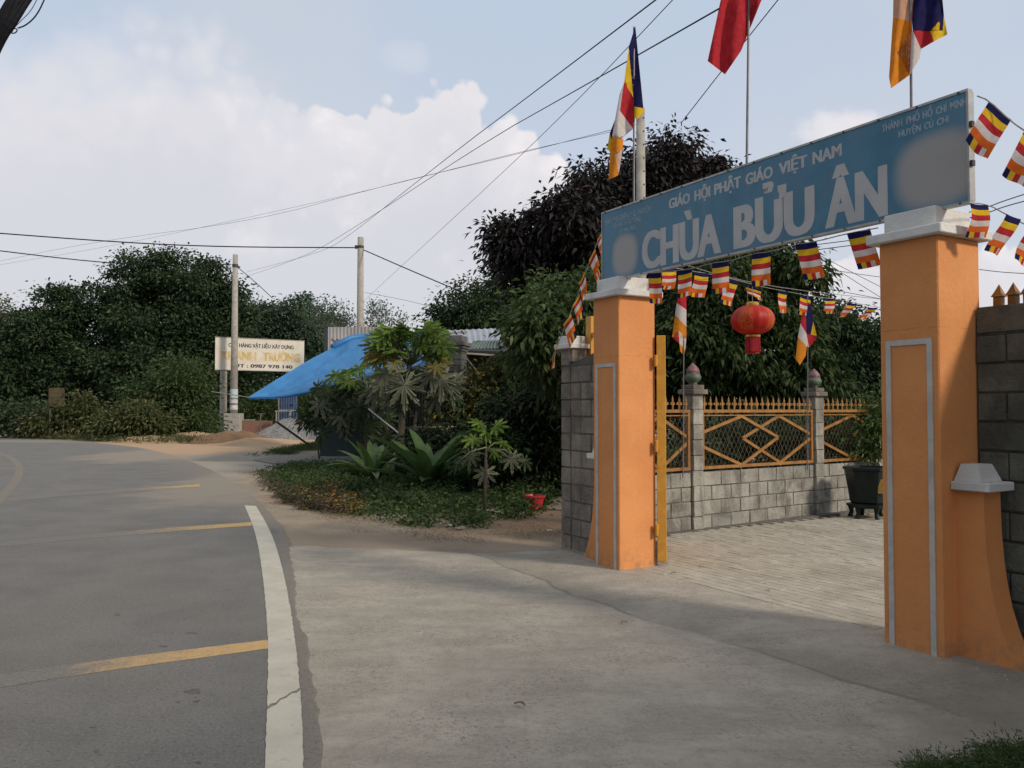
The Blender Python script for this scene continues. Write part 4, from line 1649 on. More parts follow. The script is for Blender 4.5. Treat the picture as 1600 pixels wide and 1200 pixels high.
def tree(name, label, cat_, base, fork_z, lobes, nclump, per, crad, length, width, mat, trunk_r=.2, droop=.35, group=None, bark=None, twigs=14, fill=2.4, extra_lean=None, boss=0):
    base = Vector(base)
    main_ = lobes
    if boss:
        lobes = sublobes(lobes, boss)
    r = thing(name, label, cat_, tuple(base), 0, group)
    ll = [(l[0] - base.x, l[1] - base.y, l[2] - base.z, l[3], l[4], l[5]) for l in lobes]
    C, AX, cl_ = crown_points(ll, nclump, per, crad, droop, fill)
    keep = C[:, 2] > .03
    link('foliage', leaf_mesh('foliage', C[keep], AX[keep], length, width, mat), r)
    mb = MB()
    fork = Vector((ll[0][0] * .35, ll[0][1] * .35, fork_z))
    limb(mb, (0, 0, -.1), fork, trunk_r, trunk_r * .75, n_=10)
    mb.build('trunk', bark or m_bark, r, smooth=True)
    br = MB()
    for l in (ll[::boss + 1] if boss else ll):
        end = Vector(l[:3])
        limb(br, fork, end, trunk_r * .5, trunk_r * .14, sag=.1, wob=.12)
    for i in range(twigs):
        c_ = Vector(cl_[rng.integers(0, len(cl_))])
        near = min(ll, key=lambda l: (Vector(l[:3]) - c_).length)
        limb(br, near[:3], c_, trunk_r * .14, trunk_r * .04, n_=5, segs=4)
    br.build('branch', bark or m_bark, r, smooth=True)
    return r


def lb(px, py, rpx, Y, dy=0.0, ry=None, sq=1.0, rx=1.0):
    """lobe from photo survey: centre pixel, radius in pixels, depth"""
    Y = Y + dy
    q = P(px, py, Y)
    r_ = rpx / F * Y
    return (q.x, q.y, q.z, r_ * rx, ry or r_ * .9, r_ * sq)


# ------------------------------------------------------------------ trees
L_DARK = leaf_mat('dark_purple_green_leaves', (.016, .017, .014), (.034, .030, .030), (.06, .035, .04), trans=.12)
L_DK2 = leaf_mat('dark_green_leaves', (.019, .038, .019), (.046, .076, .034), (.085, .12, .055), trans=.25)
L_MID = leaf_mat('mid_green_leaves', (.040, .065, .022), (.065, .10, .035), (.10, .13, .05), trans=.3)
L_FAR = leaf_mat('far_green_leaves', (.045, .082, .05), (.075, .115, .068), None, trans=.25)
L_DRY = leaf_mat('dry_olive_leaves', (.11, .115, .045), (.045, .065, .022), (.20, .16, .08), trans=.25)
L_GRN = leaf_mat('fresh_green_leaves', (.045, .085, .022), (.075, .12, .035), (.12, .16, .05), trans=.35)
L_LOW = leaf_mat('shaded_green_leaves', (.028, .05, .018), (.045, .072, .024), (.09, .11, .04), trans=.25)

L_YARD = leaf_mat('weeping_leaves', (.020, .038, .012), (.042, .068, .020), (.08, .11, .035), trans=.22)
L_HEDGE = leaf_mat('shaded_hedge_leaves', (.010, .018, .008), (.022, .034, .013), (.04, .055, .02), trans=.12)  # leaf colour darkened for the shade cast over this part of the garden
# dark tree behind the sign's left part
Y0 = 21
tb = G(945, 742)
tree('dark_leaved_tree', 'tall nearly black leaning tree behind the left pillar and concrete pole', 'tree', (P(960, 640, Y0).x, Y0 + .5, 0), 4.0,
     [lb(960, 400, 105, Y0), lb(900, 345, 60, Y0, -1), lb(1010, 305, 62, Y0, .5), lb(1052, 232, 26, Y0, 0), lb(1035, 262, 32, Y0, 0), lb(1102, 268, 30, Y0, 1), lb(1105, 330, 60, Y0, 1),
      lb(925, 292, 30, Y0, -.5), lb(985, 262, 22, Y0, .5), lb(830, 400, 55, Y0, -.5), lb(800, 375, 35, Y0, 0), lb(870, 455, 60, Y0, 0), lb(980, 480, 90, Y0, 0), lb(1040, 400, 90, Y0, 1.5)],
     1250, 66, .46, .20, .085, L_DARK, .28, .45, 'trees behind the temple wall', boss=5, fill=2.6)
tree('bushy_tree', 'dark rounded tree left of the tall dark tree, above the grey roof', 'tree', (P(740, 640, 41).x, 41, 0), 2.5,
     [lb(735, 490, 48, 41), lb(790, 470, 50, 41, 1), lb(700, 500, 30, 41), lb(830, 510, 60, 41, 1), lb(770, 540, 60, 41, 0)],
     460, 56, .6, .22, .12, L_DK2, .25, .3, 'trees behind the temple wall')
tree('green_tree', 'light green leafy tree just left of the left orange pillar', 'tree', (P(915, 640, 13.2).x, 13.2, 0), 1.6,
     [lb(868, 500, 50, 12.6, 0, .9), lb(905, 470, 56, 12.6, .8, 1.0), lb(838, 520, 36, 12.6, 0, .7), lb(895, 560, 60, 12.6, .9, 1.0), lb(850, 560, 34, 12.6, .3, .7), lb(925, 600, 60, 12.6, 1.4, .9)],
     300, 52, .34, .15, .062, L_MID, .1, .45, 'trees behind the temple wall')

# tree inside the yard behind the fence
Y1_ = 15.5
tree('weeping_leaf_tree', 'dense drooping green tree behind the temple fence in the gateway', 'tree', (P(1130, 640, Y1_).x, Y1_, 0), 2.0,
     [lb(1120, 470, 80, Y1_), lb(1190, 450, 85, Y1_, .5), lb(1070, 520, 80, Y1_), lb(1150, 560, 95, Y1_, -.3), lb(1230, 540, 60, Y1_), lb(1250, 590, 55, Y1_, -.5), lb(1050, 600, 60, Y1_), lb(1200, 630, 90, Y1_),
      lb(1100, 660, 80, Y1_), lb(1210, 410, 45, Y1_, .3), lb(1000, 560, 80, Y1_, .5)],
     800, 66, .36, .17, .06, L_YARD, .16, .8, 'trees inside the temple yard', boss=4, fill=2.6)
Y2_ = 19
tree('bushy_tree', 'dark tree beside the right pillar behind the fence', 'tree', (P(1330, 640, Y2_).x, Y2_, 0), 2.0,
     [lb(1300, 520, 50, Y2_), lb(1350, 545, 55, Y2_), lb(1265, 480, 38, Y2_), lb(1390, 530, 60, Y2_), lb(1320, 600, 75, Y2_), lb(1380, 620, 70, Y2_), lb(1290, 660, 60, Y2_)],
     560, 56, .42, .13, .06, L_DK2, .15, .4, 'trees inside the temple yard', boss=4)
Y3_ = 13.2
tree('garden_shrub', 'light green shrub behind the fence panel next to the planter', 'shrub', (P(1365, 700, Y3_).x, Y3_, 0), .5,
     [lb(1366, 665, 30, Y3_, 0, .4), lb(1352, 700, 22, Y3_, 0, .3), lb(1390, 640, 36, Y3_, 0, .4)],
     60, 46, .3, .12, .045, L_GRN, .03, .2, 'shrubs behind the temple fence')
tree('garden_shrub', 'low dark shrub filling the shade behind the long fence panel', 'shrub', (P(1180, 700, 13.5).x, 13.5, 0), .4,
     [lb(1130, 720, 60, 13.5, 0, .6), lb(1200, 710, 70, 13.5, 0, .6), lb(1270, 700, 60, 13.5, .4, .6), lb(1060, 720, 60, 13.0, 0, .6)],
     170, 46, .35, .15, .05, L_DK2, .04, .3, 'shrubs behind the temple fence')

# left woodland across the bend
YL = 70
g_l = 'trees at the outer side of the bend'
tree('broad_tree', 'largest dark tree at the bend left of the shop board', 'tree', (P(235, 680, YL).x, YL, 0), 4,
     [lb(225, 475, 72, YL), lb(285, 480, 70, YL, 1), lb(175, 520, 70, YL), lb(235, 560, 80, YL, -1), lb(310, 545, 66, YL), lb(250, 425, 38, YL), lb(140, 570, 62, YL, -1), lb(205, 610, 66, YL), lb(300, 610, 66, YL, 1)],
     1500, 62, 1.0, .34, .20, L_DK2, .45, .15, g_l, boss=7, fill=3.2)
tree('broad_tree', 'dark tree just behind the utility pole with the paper notices', 'tree', (P(345, 680, YL + 2).x, YL + 2, 0), 4,
     [lb(330, 455, 44, YL + 2), lb(352, 490, 46, YL + 2), lb(345, 550, 55, YL + 2), lb(375, 600, 55, YL + 2, 1), lb(340, 630, 50, YL + 2), lb(395, 640, 40, YL + 2)],
     700, 60, .95, .34, .20, L_DK2, .35, .15, g_l, boss=6, fill=3.2)
tree('broad_tree', 'low dark tree at the far left edge above the road', 'tree', (P(70, 680, YL - 1).x, YL - 1, 0), 3,
     [lb(95, 490, 46, YL - 1), lb(60, 530, 58, YL - 1), lb(20, 575, 60, YL - 1, -1), lb(85, 590, 66, YL - 1), lb(-40, 560, 70, YL), lb(20, 640, 60, YL - 2), lb(100, 640, 50, YL - 1), lb(-50, 640, 60, YL - 1)],
     1050, 60, 1.0, .34, .20, L_DK2, .35, .15, g_l, boss=6, fill=3.2)
tree('olive_tree', 'yellowish tree cut by the left edge of the photo', 'tree', (P(-30, 680, YL + 8).x, YL + 8, 0), 4,
     [lb(-10, 520, 42, YL + 8), lb(15, 515, 24, YL + 8), lb(-50, 500, 50, YL + 8)], 150, 50, 1.0, .35, .15, L_DRY, .3, .2, g_l)
YF = 84
tree('round_tree', 'hazy green rounded tree above and right of the shop board', 'tree', (P(460, 670, YF).x, YF, 0), 6,
     [lb(405, 510, 42, YF), lb(455, 500, 44, YF), lb(500, 515, 38, YF), lb(430, 555, 52, YF), lb(490, 565, 52, YF), lb(540, 570, 42, YF), lb(455, 620, 55, YF), lb(520, 620, 48, YF), lb(380, 560, 45, YF)],
     1000, 62, 1.1, .34, .22, L_FAR, .5, .15, 'trees far beyond the shop yard', boss=7, fill=3.2)
# sparse, half bare trees
def bare_tree(label, px, Y, ztop, nl, seed):
    rs = random.Random(seed)
    base = Vector((P(px, 660, Y).x, Y, 0))
    r = thing('sparse_tree', label, 'tree', tuple(base), 0, 'sparse trees against the sky')
    tr, br = MB(), MB()
    limb(tr, (0, 0, -.1), (.2, 0, ztop * .45), .22, .14, n_=8)
    tips = []

    def grow(p_, d, L, r_, n_):
        q = p_ + d * L
        limb(br, p_, q, r_, r_ * .6, n_=5, segs=3, wob=.12)
        if n_ == 0:
            tips.append(q)
            return
        for _ in range(rs.choice((2, 3, 3))):
            dd = (d + Vector((rs.uniform(-.8, .8), rs.uniform(-.8, .8), rs.uniform(-.25, .45)))).normalized()
            grow(q, dd, L * rs.uniform(.62, .85), r_ * .58, n_ - 1)
        tips.append(q)
    for _ in range(5):
        dd = Vector((rs.uniform(-.8, .8), rs.uniform(-.8, .8), rs.uniform(.5, 1.2))).normalized()
        grow(Vector((.2, 0, ztop * .45)), dd, ztop * .2, .075, 3)
    tr.build('trunk', m_bark_g, r)
    br.build('branch', m_bark_g, r)
    if nl:
        T = np.array([tuple(t) for t in tips])
        idx = rng.integers(0, len(T), size=nl)
        q = rng.normal(size=(nl, 3)) * .35
        ax = rng.normal(size=(nl, 3))
        ax /= np.linalg.norm(ax, axis=1, keepdims=True)
        link('foliage', leaf_mesh('foliage', T[idx] + q, ax, .26, .13, L_FAR), r)


bare_tree('sparse half bare tree left of the taller utility pole', 540, 70, P(540, 465, 70).z, 2600, 3)
bare_tree('twiggy tree just right of the taller utility pole', 588, 62, P(588, 478, 62).z, 700, 5)
bare_tree('bare twiggy tree rising over the trees at far left', 22, 95, P(22, 468, 95).z, 120, 9)

# unseen trees added across the road to cut low sky light, and one inside the temple ground whose shade reaches the apron
for (x, y, h_, lab) in ((-15, 2, 9, 'unseen tree added across the road level with the camera to block sky light'), (-12, -9, 10, 'unseen tree added across the road behind the camera to block sky light'), (-19, -4, 11, 'taller unseen tree added across the road to block sky light')):
    tree('unseen_tree', lab, 'tree', (x, y, 0), 2.5, [(x, y, h_ * .62, 4.5, 4.5, h_ * .36), (x + 2, y + 2, h_ * .5, 3.5, 3.5, 3.2), (x - 1, y - 3, h_ * .5, 3.5, 3.5, 3.2)],
         260, 40, 1.5, .5, .26, L_DK2, .3, .3, 'unseen trees added across the road')
tree('unseen_tree', 'tree inside the temple ground right of the dark wall', 'tree', (10.6, -2.4, 0), 3, [(10.3, -3.0, 6.0, 2.7, 2.7, 1.6), (11.6, -4.2, 5.2, 2.4, 2.4, 1.6)], 420, 46, .8, .3, .14, L_DK2, .2, .3)

# distant wood closing the horizon
ws = []
for i in range(46):
    x = -190 + i * 9 + random.uniform(-3, 3)
    ws.append((x, 150 + random.uniform(-12, 12), 2.8 + random.uniform(0, 2), 7, 5, 5 + random.uniform(0, 3.5)))
C, AX, _ = crown_points(ws, 1500, 22, 3.0, .1)
keep = C[:, 2] > 0
o = link('distant_wood', leaf_mesh('distant_wood', C[keep], AX[keep], 1.3, .8, L_FAR))
tag(o, 'distant wood closing the horizon behind everything', 'trees', kind='stuff')

# shrubs along the bend
g_s = 'shrubs at the outer side of the bend'
for (lab, px, Y, lobes_, mt, n_) in [
    ('pale dry shrub at the bend beside the small yellow board', 110, 46, [(78, 662, 24), (100, 658, 20), (122, 650, 32), (150, 655, 28), (60, 665, 20)], L_DRY, 130),
    ('brownish dry thicket spilling onto the verge', 200, 43, [(190, 660, 26), (225, 655, 30), (250, 672, 18), (165, 668, 18)], L_DRY, 110),
    ('fresh green shrub below the largest dark tree', 255, 46, [(240, 620, 40), (285, 600, 42), (290, 640, 34), (215, 640, 30), (305, 655, 22)], L_MID, 220),
    ('dark shrub at the far left where road meets trees', 30, 47, [(0, 655, 34), (45, 655, 30), (-50, 650, 40)], L_DK2, 150),
    ('low dark shrub between verge and utility pole base', 300, 50, [(295, 665, 20), (322, 662, 18), (265, 668, 16)], L_LOW, 80),
    ('green shrub behind the brick wall and gravel heap', 420, 62, [(395, 640, 22), (425, 632, 26), (480, 628, 26), (505, 640, 24)], L_MID, 130)]:
    tree('roadside_shrub', lab, 'shrub', (P(px, 680, Y).x, Y, 0), .6, [lb(a_, b_, c_, Y) for a_, b_, c_ in lobes_], n_, 46, .7, .26, .11, mt, .06, .2, g_s, twigs=6)

# ------------------------------------------------------------------ small board in the thicket
m_oldb = pm('faded_yellow_board', (.095, .075, .03), (.07, .055, .025), 3, .8, .2, 20)
q = P(88, 640, 45.3)
yb = thing('roadside_board', 'small faded yellow board on posts in the thicket at the bend', 'board', (q.x, q.y, 0))
wq = 24 / F * 45.3
MB().box(-wq / 2, wq / 2, -.02, .02, P(88, 636, 45.3).z, P(88, 606, 45.3).z).build('board', m_oldb, yb)
for x in (-wq / 2 + .05, wq / 2 - .05):
    MB().box(x - .03, x + .03, .021, .07, 0, P(88, 610, 45.3).z).build('post', m_bark_g, yb)
for z in (.25, .5, .75):
    zz = P(88, 636, 45.3).z * (1 - z) + P(88, 606, 45.3).z * z
    MB().box(-wq / 2 + .06, wq / 2 - .06, -.03, -.021, zz - .02, zz + .03).build('faded_line', m_bark, yb)

# ------------------------------------------------------------------ shop board, utility poles
m_pole = pm('pole_concrete', (.36, .34, .30), (.28, .26, .23), 5, .9, .5, 30, stain=(.20, .19, .17), stain_scale=2)
m_board = pm('stained_white_board', (.64, .61, .55), (.58, .54, .46), .9, .7, .1, 20, stain=(.52, .40, .24), stain_scale=.9, stain_amt=.45)
m_txt_dk = pm('dark_lettering', (.045, .04, .06), (.03, .03, .04), 10, .7)
m_txt_y = pm('faded_yellow_lettering', (.50, .35, .11), (.60, .50, .32), 2.4, .7)
Yb0, Yb1 = 60.0, 63.5
bl0, bl1 = P(336, 577, Yb0), P(475, 580, Yb1)
bang = math.atan2(bl1.y - bl0.y, bl1.x - bl0.x)
SB = thing('shop_board', 'white shop board on two posts with dark and yellow Vietnamese lettering', 'sign', (bl0.x, bl0.y, 0), bang)
BW = math.hypot(bl1.y - bl0.y, bl1.x - bl0.x)
bz0 = bl0.z
bz1 = P(335, 527, Yb0).z
MB().box(0, BW, 0, .05, bz0, bz1).build('board', m_board, SB)
BH = bz1 - bz0
MB().box(-.03, BW + .03, -.02, .07, bz1, bz1 + .05).box(-.03, BW + .03, -.02, .07, bz0 - .05, bz0).build('frame', m_pole, SB)
write(SB, 'CỬA HÀNG VẬT LIỆU XÂY DỰNG', BW * .14, BW * .875, bz0 + BH * .72, bz0 + BH * .84, -.006, m_txt_dk, .03)
write(SB, 'KHANH', BW * .065, BW * .45, bz0 + BH * .31, bz0 + BH * .58, -.006, m_txt_y, .05)
write(SB, 'TRƯỜNG', BW * .52, BW * .95, bz0 + BH * .31, bz0 + BH * .58, -.006, m_txt_y, .05)
write(SB, 'ĐT : 0987 978 140', BW * .20, BW * .865, bz0 + BH * .08, bz0 + BH * .19, -.006, m_txt_dk, .03)
for x, name_ in ((BW * .10, 'post'), (BW * .835, 'post')):
    MB().box(x - .22, x + .22, .08, .4, -.02, bz0 - .02, ch=.02).build(name_, m_pole, SB)
    MB().lathe([(.06, 0), (.06, .03)], 8, c=(x, .08, bz0 - .5)).build('bolt', m_dark, SB)

m_paperb = pm('pale_blue_paper', (.30, .42, .48), (.5, .52, .52), 6, .8)
m_paperw = pm('white_paper', (.60, .59, .56), (.35, .36, .38), 9, .8)
pb = G(365, 675)
UP1 = thing('utility_pole', 'concrete utility pole with pasted notices in front of the shop board', 'utility pole', (pb.x, pb.y, 0), 0, 'concrete utility poles')
zt1 = P(364, 398, pb.y).z
r_ = 5.4 / F * pb.y
MB().tube([(0, 0, 0), (0, 0, zt1)], [r_ * 1.15, r_ * .72], 16).build('shaft', m_pole, UP1, smooth=True)
q0, q1 = P(353, 675, pb.y), P(377.5, 646, pb.y)
MB().box(q0.x - pb.x, q1.x - pb.x, -.5, .5, 0, q1.z, ch=.02).build('concrete_footing', m_pole, UP1)
for (ya, yb_, mt) in ((608, 622, m_paperb), (624, 630, m_paperw), (633, 640, m_paperw)):
    za, zb_ = P(364, yb_, pb.y).z, P(364, ya, pb.y).z
    MB().tube([(0, 0, za), (0, 0, zb_)], [r_ * 1.12, r_ * 1.10], 16).build('paper_notice', mt, UP1)
MB().tube([(0, 0, P(364, 418, pb.y).z), (0, 0, P(364, 413, pb.y).z)], r_ * .85, 12).build('clamp', m_dark, UP1)
pole_up = [(562, 371, 50, 5.0, 'taller concrete utility pole standing behind the blue tarpaulin'),
           (1003, 170, 16, 7.2, 'thick concrete utility pole with climbing holes behind the sign left end')]
UPS = []
for px, py, Y, rp, lab in pole_up:
    q = P(px, 640, Y)
    u = thing('utility_pole', lab, 'utility pole', (q.x, Y, 0), 0, 'concrete utility poles')
    zt2 = P(px, py, Y).z
    rr = rp / F * Y
    MB().tube([(0, 0, 0), (0, 0, zt2)], [rr * 1.25, rr * .93], 18).build('shaft', m_pole, u, smooth=True)
    if px > 900:
        for i in range(12):
            z = zt2 - .2 - i * .26
            MB().tube([(rr * .55, -rr * .80, z), (rr * .62, -rr * .90, z)], .016, 8).build('climbing_hole', m_dark, u)
    else:
        z = P(px, 386, Y).z
        MB().tube([(0, 0, z - .08), (0, 0, z + .08)], rr * 1.05, 12).box(-rr * 1.8, -rr, -.06, .06, z - .1, z + .1).build('clamp', m_dark, u)
    UPS.append(u)

# ------------------------------------------------------------------ overhead wires
m_cable = pm('black_cable', (.010, .010, .013), (.006, .006, .008), 10, .7, spec=.12)


def wire(label, pts_, rad=.018, cat_='wire', group='overhead wires'):
    ws_ = [P(*q) for q in pts_]
    base = ws_[0]
    # smooth quadratic-like sag by Chaikin
    o = MB().tube([q - base for q in smooth_line(ws_, 2)], rad, 5).build('overhead_wire', m_cable, None, loc=tuple(base))
    tag(o, label, cat_, group)


wire('wire from the left edge to the top of the taller pole', [(-60, 360, 45), (190, 379, 48), (350, 386, 49), (557, 387, 50)], .035)
wire('wire from the taller pole down to the dark trees behind the roof', [(567, 390, 50), (640, 422, 46), (730, 460, 42), (800, 480, 38)], .032)
wire('wire from the left edge to the pole with notices', [(-40, 387, 50), (150, 410, 55), (260, 415, 57), (361, 413, pb.y)], .035)
wire('short wire dropping right from the pole with notices', [(368, 415, pb.y), (395, 437, 60), (425, 465, 66)], .028)
wire('upper long cable rising from the far pole line to the top edge', [(385, 425, 120), (500, 395, 95), (540, 373, 80), (700, 245, 40), (860, 125, 25), (1040, -12, 16)], .016)
wire('lower long cable rising from the far pole line to the top edge', [(370, 437, 120), (480, 400, 95), (560, 352, 70), (760, 220, 40), (920, 130, 25), (1140, 4, 15)], .017)
wire('thin cable crossing steeply from the taller pole line to the top', [(560, 478, 90), (640, 404, 60), (780, 275, 40), (900, 160, 28), (1065, -15, 18)], .011)
wire('faint pair of lines across the clouds, upper one', [(-20, 412, 90), (150, 377, 80), (400, 345, 70), (600, 290, 55), (800, 243, 45), (955, 203, 38)], .012)
wire('faint pair of lines across the clouds, lower one', [(-20, 417, 90), (180, 384, 80), (420, 333, 70), (620, 287, 55), (800, 240, 45), (955, 206, 38)], .010)
wire('wire running from the top edge behind the sign to the dark tree', [(1225, -12, 18), (1150, 82, 20), (1066, 190, 22)], .012)
for i, (ya, yb_, yc2) in enumerate(((383, 372, 290), (391, 380, 300))):
    wire(('upper' if i == 0 else 'lower') + ' of two cables passing behind the right pillar cap', [(1270, ya, 14), (1380, yb_ - 3, 13), (1540, 325 + i * 9, 11), (1570, 313 + i * 9, 10.7), (1660, 285 + i * 14, 10)], .007)
for i, (xa, ya, xb, yb_) in enumerate(((1275, 396, 1420, 470), (1278, 402, 1420, 492), (1275, 418, 1430, 440), (1278, 448, 1440, 478))):
    wire(['steeper', 'steepest', 'flattest', 'lowest'][i] + ' thin wire in the white sky beside the right pillar', [(xa, ya, 25), ((xa + xb) / 2, (ya + yb_) / 2 + 1, 26), (xb, yb_, 27)], .009)
wire('thin wire above the pickets at the right edge', [(1530, 421, 20), (1570, 426, 20), (1640, 429, 20)], .009)
wire('faint low wire between the taller pole and the grey roof', [(570, 457, 60), (640, 470, 58), (700, 487, 56)], .012)

# cable bundle overhead at the top left corner, close to the camera
YC = 4.2
CB = thing('cable_bundle', 'thick black cable bundle with loose loops at the top left corner', 'cable', tuple(P(20, 20, YC)))
cb0 = P(20, 20, YC)


def cbt(pts_, rad, name_):
    MB().tube([P(a_, b_, YC + c_) - cb0 for a_, b_, c_ in smooth_line3(pts_)], rad, 7).build(name_, m_cable, CB)


def smooth_line3(pts_):
    v = smooth_line([Vector(q) for q in pts_], 2)
    return [tuple(q) for q in v]


for (a_, b_, rad) in ((0, 0, .028), (7, 2, .022), (-6, 3, .020), (3, 9, .02), (13, 6, .016), (-10, -4, .014), (8, -8, .018)):
    cbt([(70 + a_, -60 + b_, .1), (30 + a_, -5 + b_, .05), (12 + a_, 25 + b_, 0), (-8 + a_ * .7, 60 + b_, 0), (-40 + a_, 130 + b_, 0)], rad, 'cable')
cbt([(85, -40, .05), (66, 8, 0), (55, 27, 0), (40, 40, 0), (28, 44, 0)], .0035, 'loose_loop')
cbt([(60, -5, 0), (48, 18, 0), (32, 33, 0), (22, 44, 0), (18, 52, 0)], .0018, 'loose_loop')
cbt([(27, 33, 0), (18, 48, 0), (6, 66, 0), (-4, 85, 0)], .0035, 'loose_loop')
cbt([(16, 47, 0), (22, 44, 0), (28, 46, 0), (24, 52, 0), (17, 52, 0), (16, 47, 0)], .003, 'loose_loop')
cbt([(-10, 19.5, 0), (12, 19.5, 0)], .002, 'loose_loop')

# ------------------------------------------------------------------ heaps, low walls beyond
def heap(name, label, cat_, cx, cy, rx, ry, h, mat, seed, rough_=.08, sharp=1.6):
    mb = MB()
    n_, m_ = 40, 14
    vs, fs = [], []
    for j in range(m_ + 1):
        rr = j / m_
        for i in range(n_):
            a_ = 2 * math.pi * i / n_
            q = Vector((math.cos(a_) * rr * 2, math.sin(a_) * rr * 2, seed))
            k_ = 1 + noise.noise(q) * .18
            z = h * (1 - rr ** sharp) * (1 + noise.noise(q * 1.7) * .25) + noise.noise(q * 6) * rough_ * h
            vs.append((math.cos(a_) * rr * rx * k_, math.sin(a_) * rr * ry * k_, z if j < m_ else -.05))
    for j in range(m_):
        for i in range(n_):
            fs.append((j * n_ + i, (j + 1) * n_ + i, (j + 1) * n_ + (i + 1) % n_, j * n_ + (i + 1) % n_))
    mb.add(vs, fs)
    o = mb.build(name, mat, None, smooth=True, loc=(cx, cy, -.012))
    return tag(o, label, cat_)


m_sand = pm('brown_sand', (.20, .115, .06), (.15, .085, .045), 2.5, .95, .8, 14)
m_sand2 = pm('pale_sand', (.42, .29, .17), (.36, .24, .14), 2.5, .95, .8, 14)
m_grav = pm('grey_gravel', (.24, .235, .225), (.12, .118, .112), 9, .9, 1.0, 12, lo=.45, hi=.55)
c_ = P(352, 690, 41)
heap('sand_pile', 'low heap of darker brown sand in front of the pole footing', 'sand pile', c_.x, 42, 2.3, 3.5, .52, m_sand, 1)
c_ = P(300, 690, 45)
heap('sand_pile', 'pale sand heap at the verge left of the brown sand', 'sand pile', c_.x, 45, 1.9, 3.0, .40, m_sand2, 2)
c_ = P(425, 690, 44)
heap('sand_pile', 'flat pale sand spread in front of the gravel heap', 'sand pile', c_.x, 41, 2.6, 3.0, .22, m_sand2, 5)
c_ = P(222, 690, 41)
heap('sand_pile', 'low tan soil bank along the verge beneath the thicket', 'sand pile', c_.x, 42, 2.2, 1.6, .3, m_sand2, 8)
c_ = P(448, 690, 46)
heap('gravel_heap', 'grey gravel heap under the blue tarpaulin tip', 'gravel heap', c_.x, 46.5, 2.2, 3, 1.15, m_grav, 3, .05, 1.2)


def brick_mat():
    m = bpy.data.materials.new('old_red_brick')
    m.use_nodes = True
    t = m.node_tree
    k = NT(t)
    b = t.nodes['Principled BSDF']
    bt = k.n('ShaderNodeTexBrick')
    tc = k.n('ShaderNodeTexCoord')
    mp = k.n('ShaderNodeMapping')
    mp.inputs['Rotation'].default_value = (R(90), 0, 0)
    k.l(tc.outputs['Object'], mp.inputs[0])
    k.l(mp.outputs[0], bt.inputs['Vector'])
    bt.inputs['Scale'].default_value = 4.5
    bt.inputs['Color1'].default_value = (.26, .10, .06, 1)
    bt.inputs['Color2'].default_value = (.18, .08, .055, 1)
    bt.inputs['Mortar'].default_value = (.25, .22, .19, 1)
    k.l(bt.outputs['Color'], b.inputs['Base Color'])
    b.inputs['Roughness'].default_value = .9
    return m


m_redb = brick_mat()
for (xa, xb, Y, yt, lab) in ((378, 424, 53, 657, 'low red brick wall between the pole footing and gravel'), (464, 512, 50, 654, 'ruined red brick wall right of the gravel heap')):
    a_, b_ = P(xa, yt, Y), P(xb, yt, Y)
    r = thing('brick_wall', lab, 'wall', (a_.x, Y, 0))
    nseg = 6
    vs, fs = [], []
    W_ = b_.x - a_.x
    for i in range(nseg):
        h_ = a_.z - (random.uniform(.0, .18) if Y < 52 else random.uniform(0, .04))
        MB().box(W_ * i / nseg, W_ * (i + 1) / nseg, 0, .2, 0, h_).build('wall_section', m_redb, r)
    MB().box(0, W_ * .4, -.02, .24, a_.z + .001, a_.z + .06).build('coping', m_pole, r)
q = P(407, 680, 50)
st = MB().bar((0, 0, 0), (0, 0, 1.35), .05, .05).bar((-.25, 0, 1.35), (.25, 0, 1.35), .04, .04).build('marker_stake', m_bark_g, None, loc=(q.x, 50, 0))
tag(st, 'thin stake with a cross piece before the red brick wall', 'stake')

m_bluesheet = pm('blue_corrugated_paint', (.07, .12, .22), (.05, .085, .16), 3, .5)
m_zinc = pm('pale_zinc_sheet', (.42, .40, .40), (.33, .32, .32), 1.2, .5, .1, 10, metal=.2, stain=(.28, .24, .22), stain_scale=.7)
m_zinc2 = pm('bluish_zinc_sheet', (.34, .36, .40), (.28, .30, .34), 1.2, .5, .1, 10, metal=.2)
m_green_roof = pm('green_corrugated_roof', (.10, .14, .13), (.07, .10, .095), 2, .5)
m_darkwall = pm('shade_dark_boards', (.035, .033, .032), (.02, .02, .02), 3, .9)  # near-black: shade of the shed interior put into the board colour
m_teal = pm('dark_teal_sheet', (.035, .055, .06), (.025, .04, .045), 2, .6)


def corrugated(W, H, pitch_=.08, amp=.018, tilt=None):
    """vertical ribs, in local xz, thickness 3 mm"""
    mb = MB()
    n_ = int(W / pitch_ * 4)
    top_, bot_ = [], []
    vs, fs = [], []
    for y_off in (0, .004):
        for i in range(n_ + 1):
            x = W * i / n_
            y = amp * math.sin(2 * math.pi * x / pitch_) + y_off
            vs += [(x, y, 0), (x, y, H)]
    m_ = (n_ + 1) * 2
    for i in range(n_):
        fs.append((2 * i, 2 * i + 2, 2 * i + 3, 2 * i + 1))
        fs.append((m_ + 2 * i, m_ + 2 * i + 1, m_ + 2 * i + 3, m_ + 2 * i + 2))
    for i in range(n_):
        fs.append((2 * i, m_ + 2 * i, m_ + 2 * i + 2, 2 * i + 2))
        fs.append((2 * i + 1, 2 * i + 3, m_ + 2 * i + 3, m_ + 2 * i + 1))
    mb.add(vs, fs)
    return mb


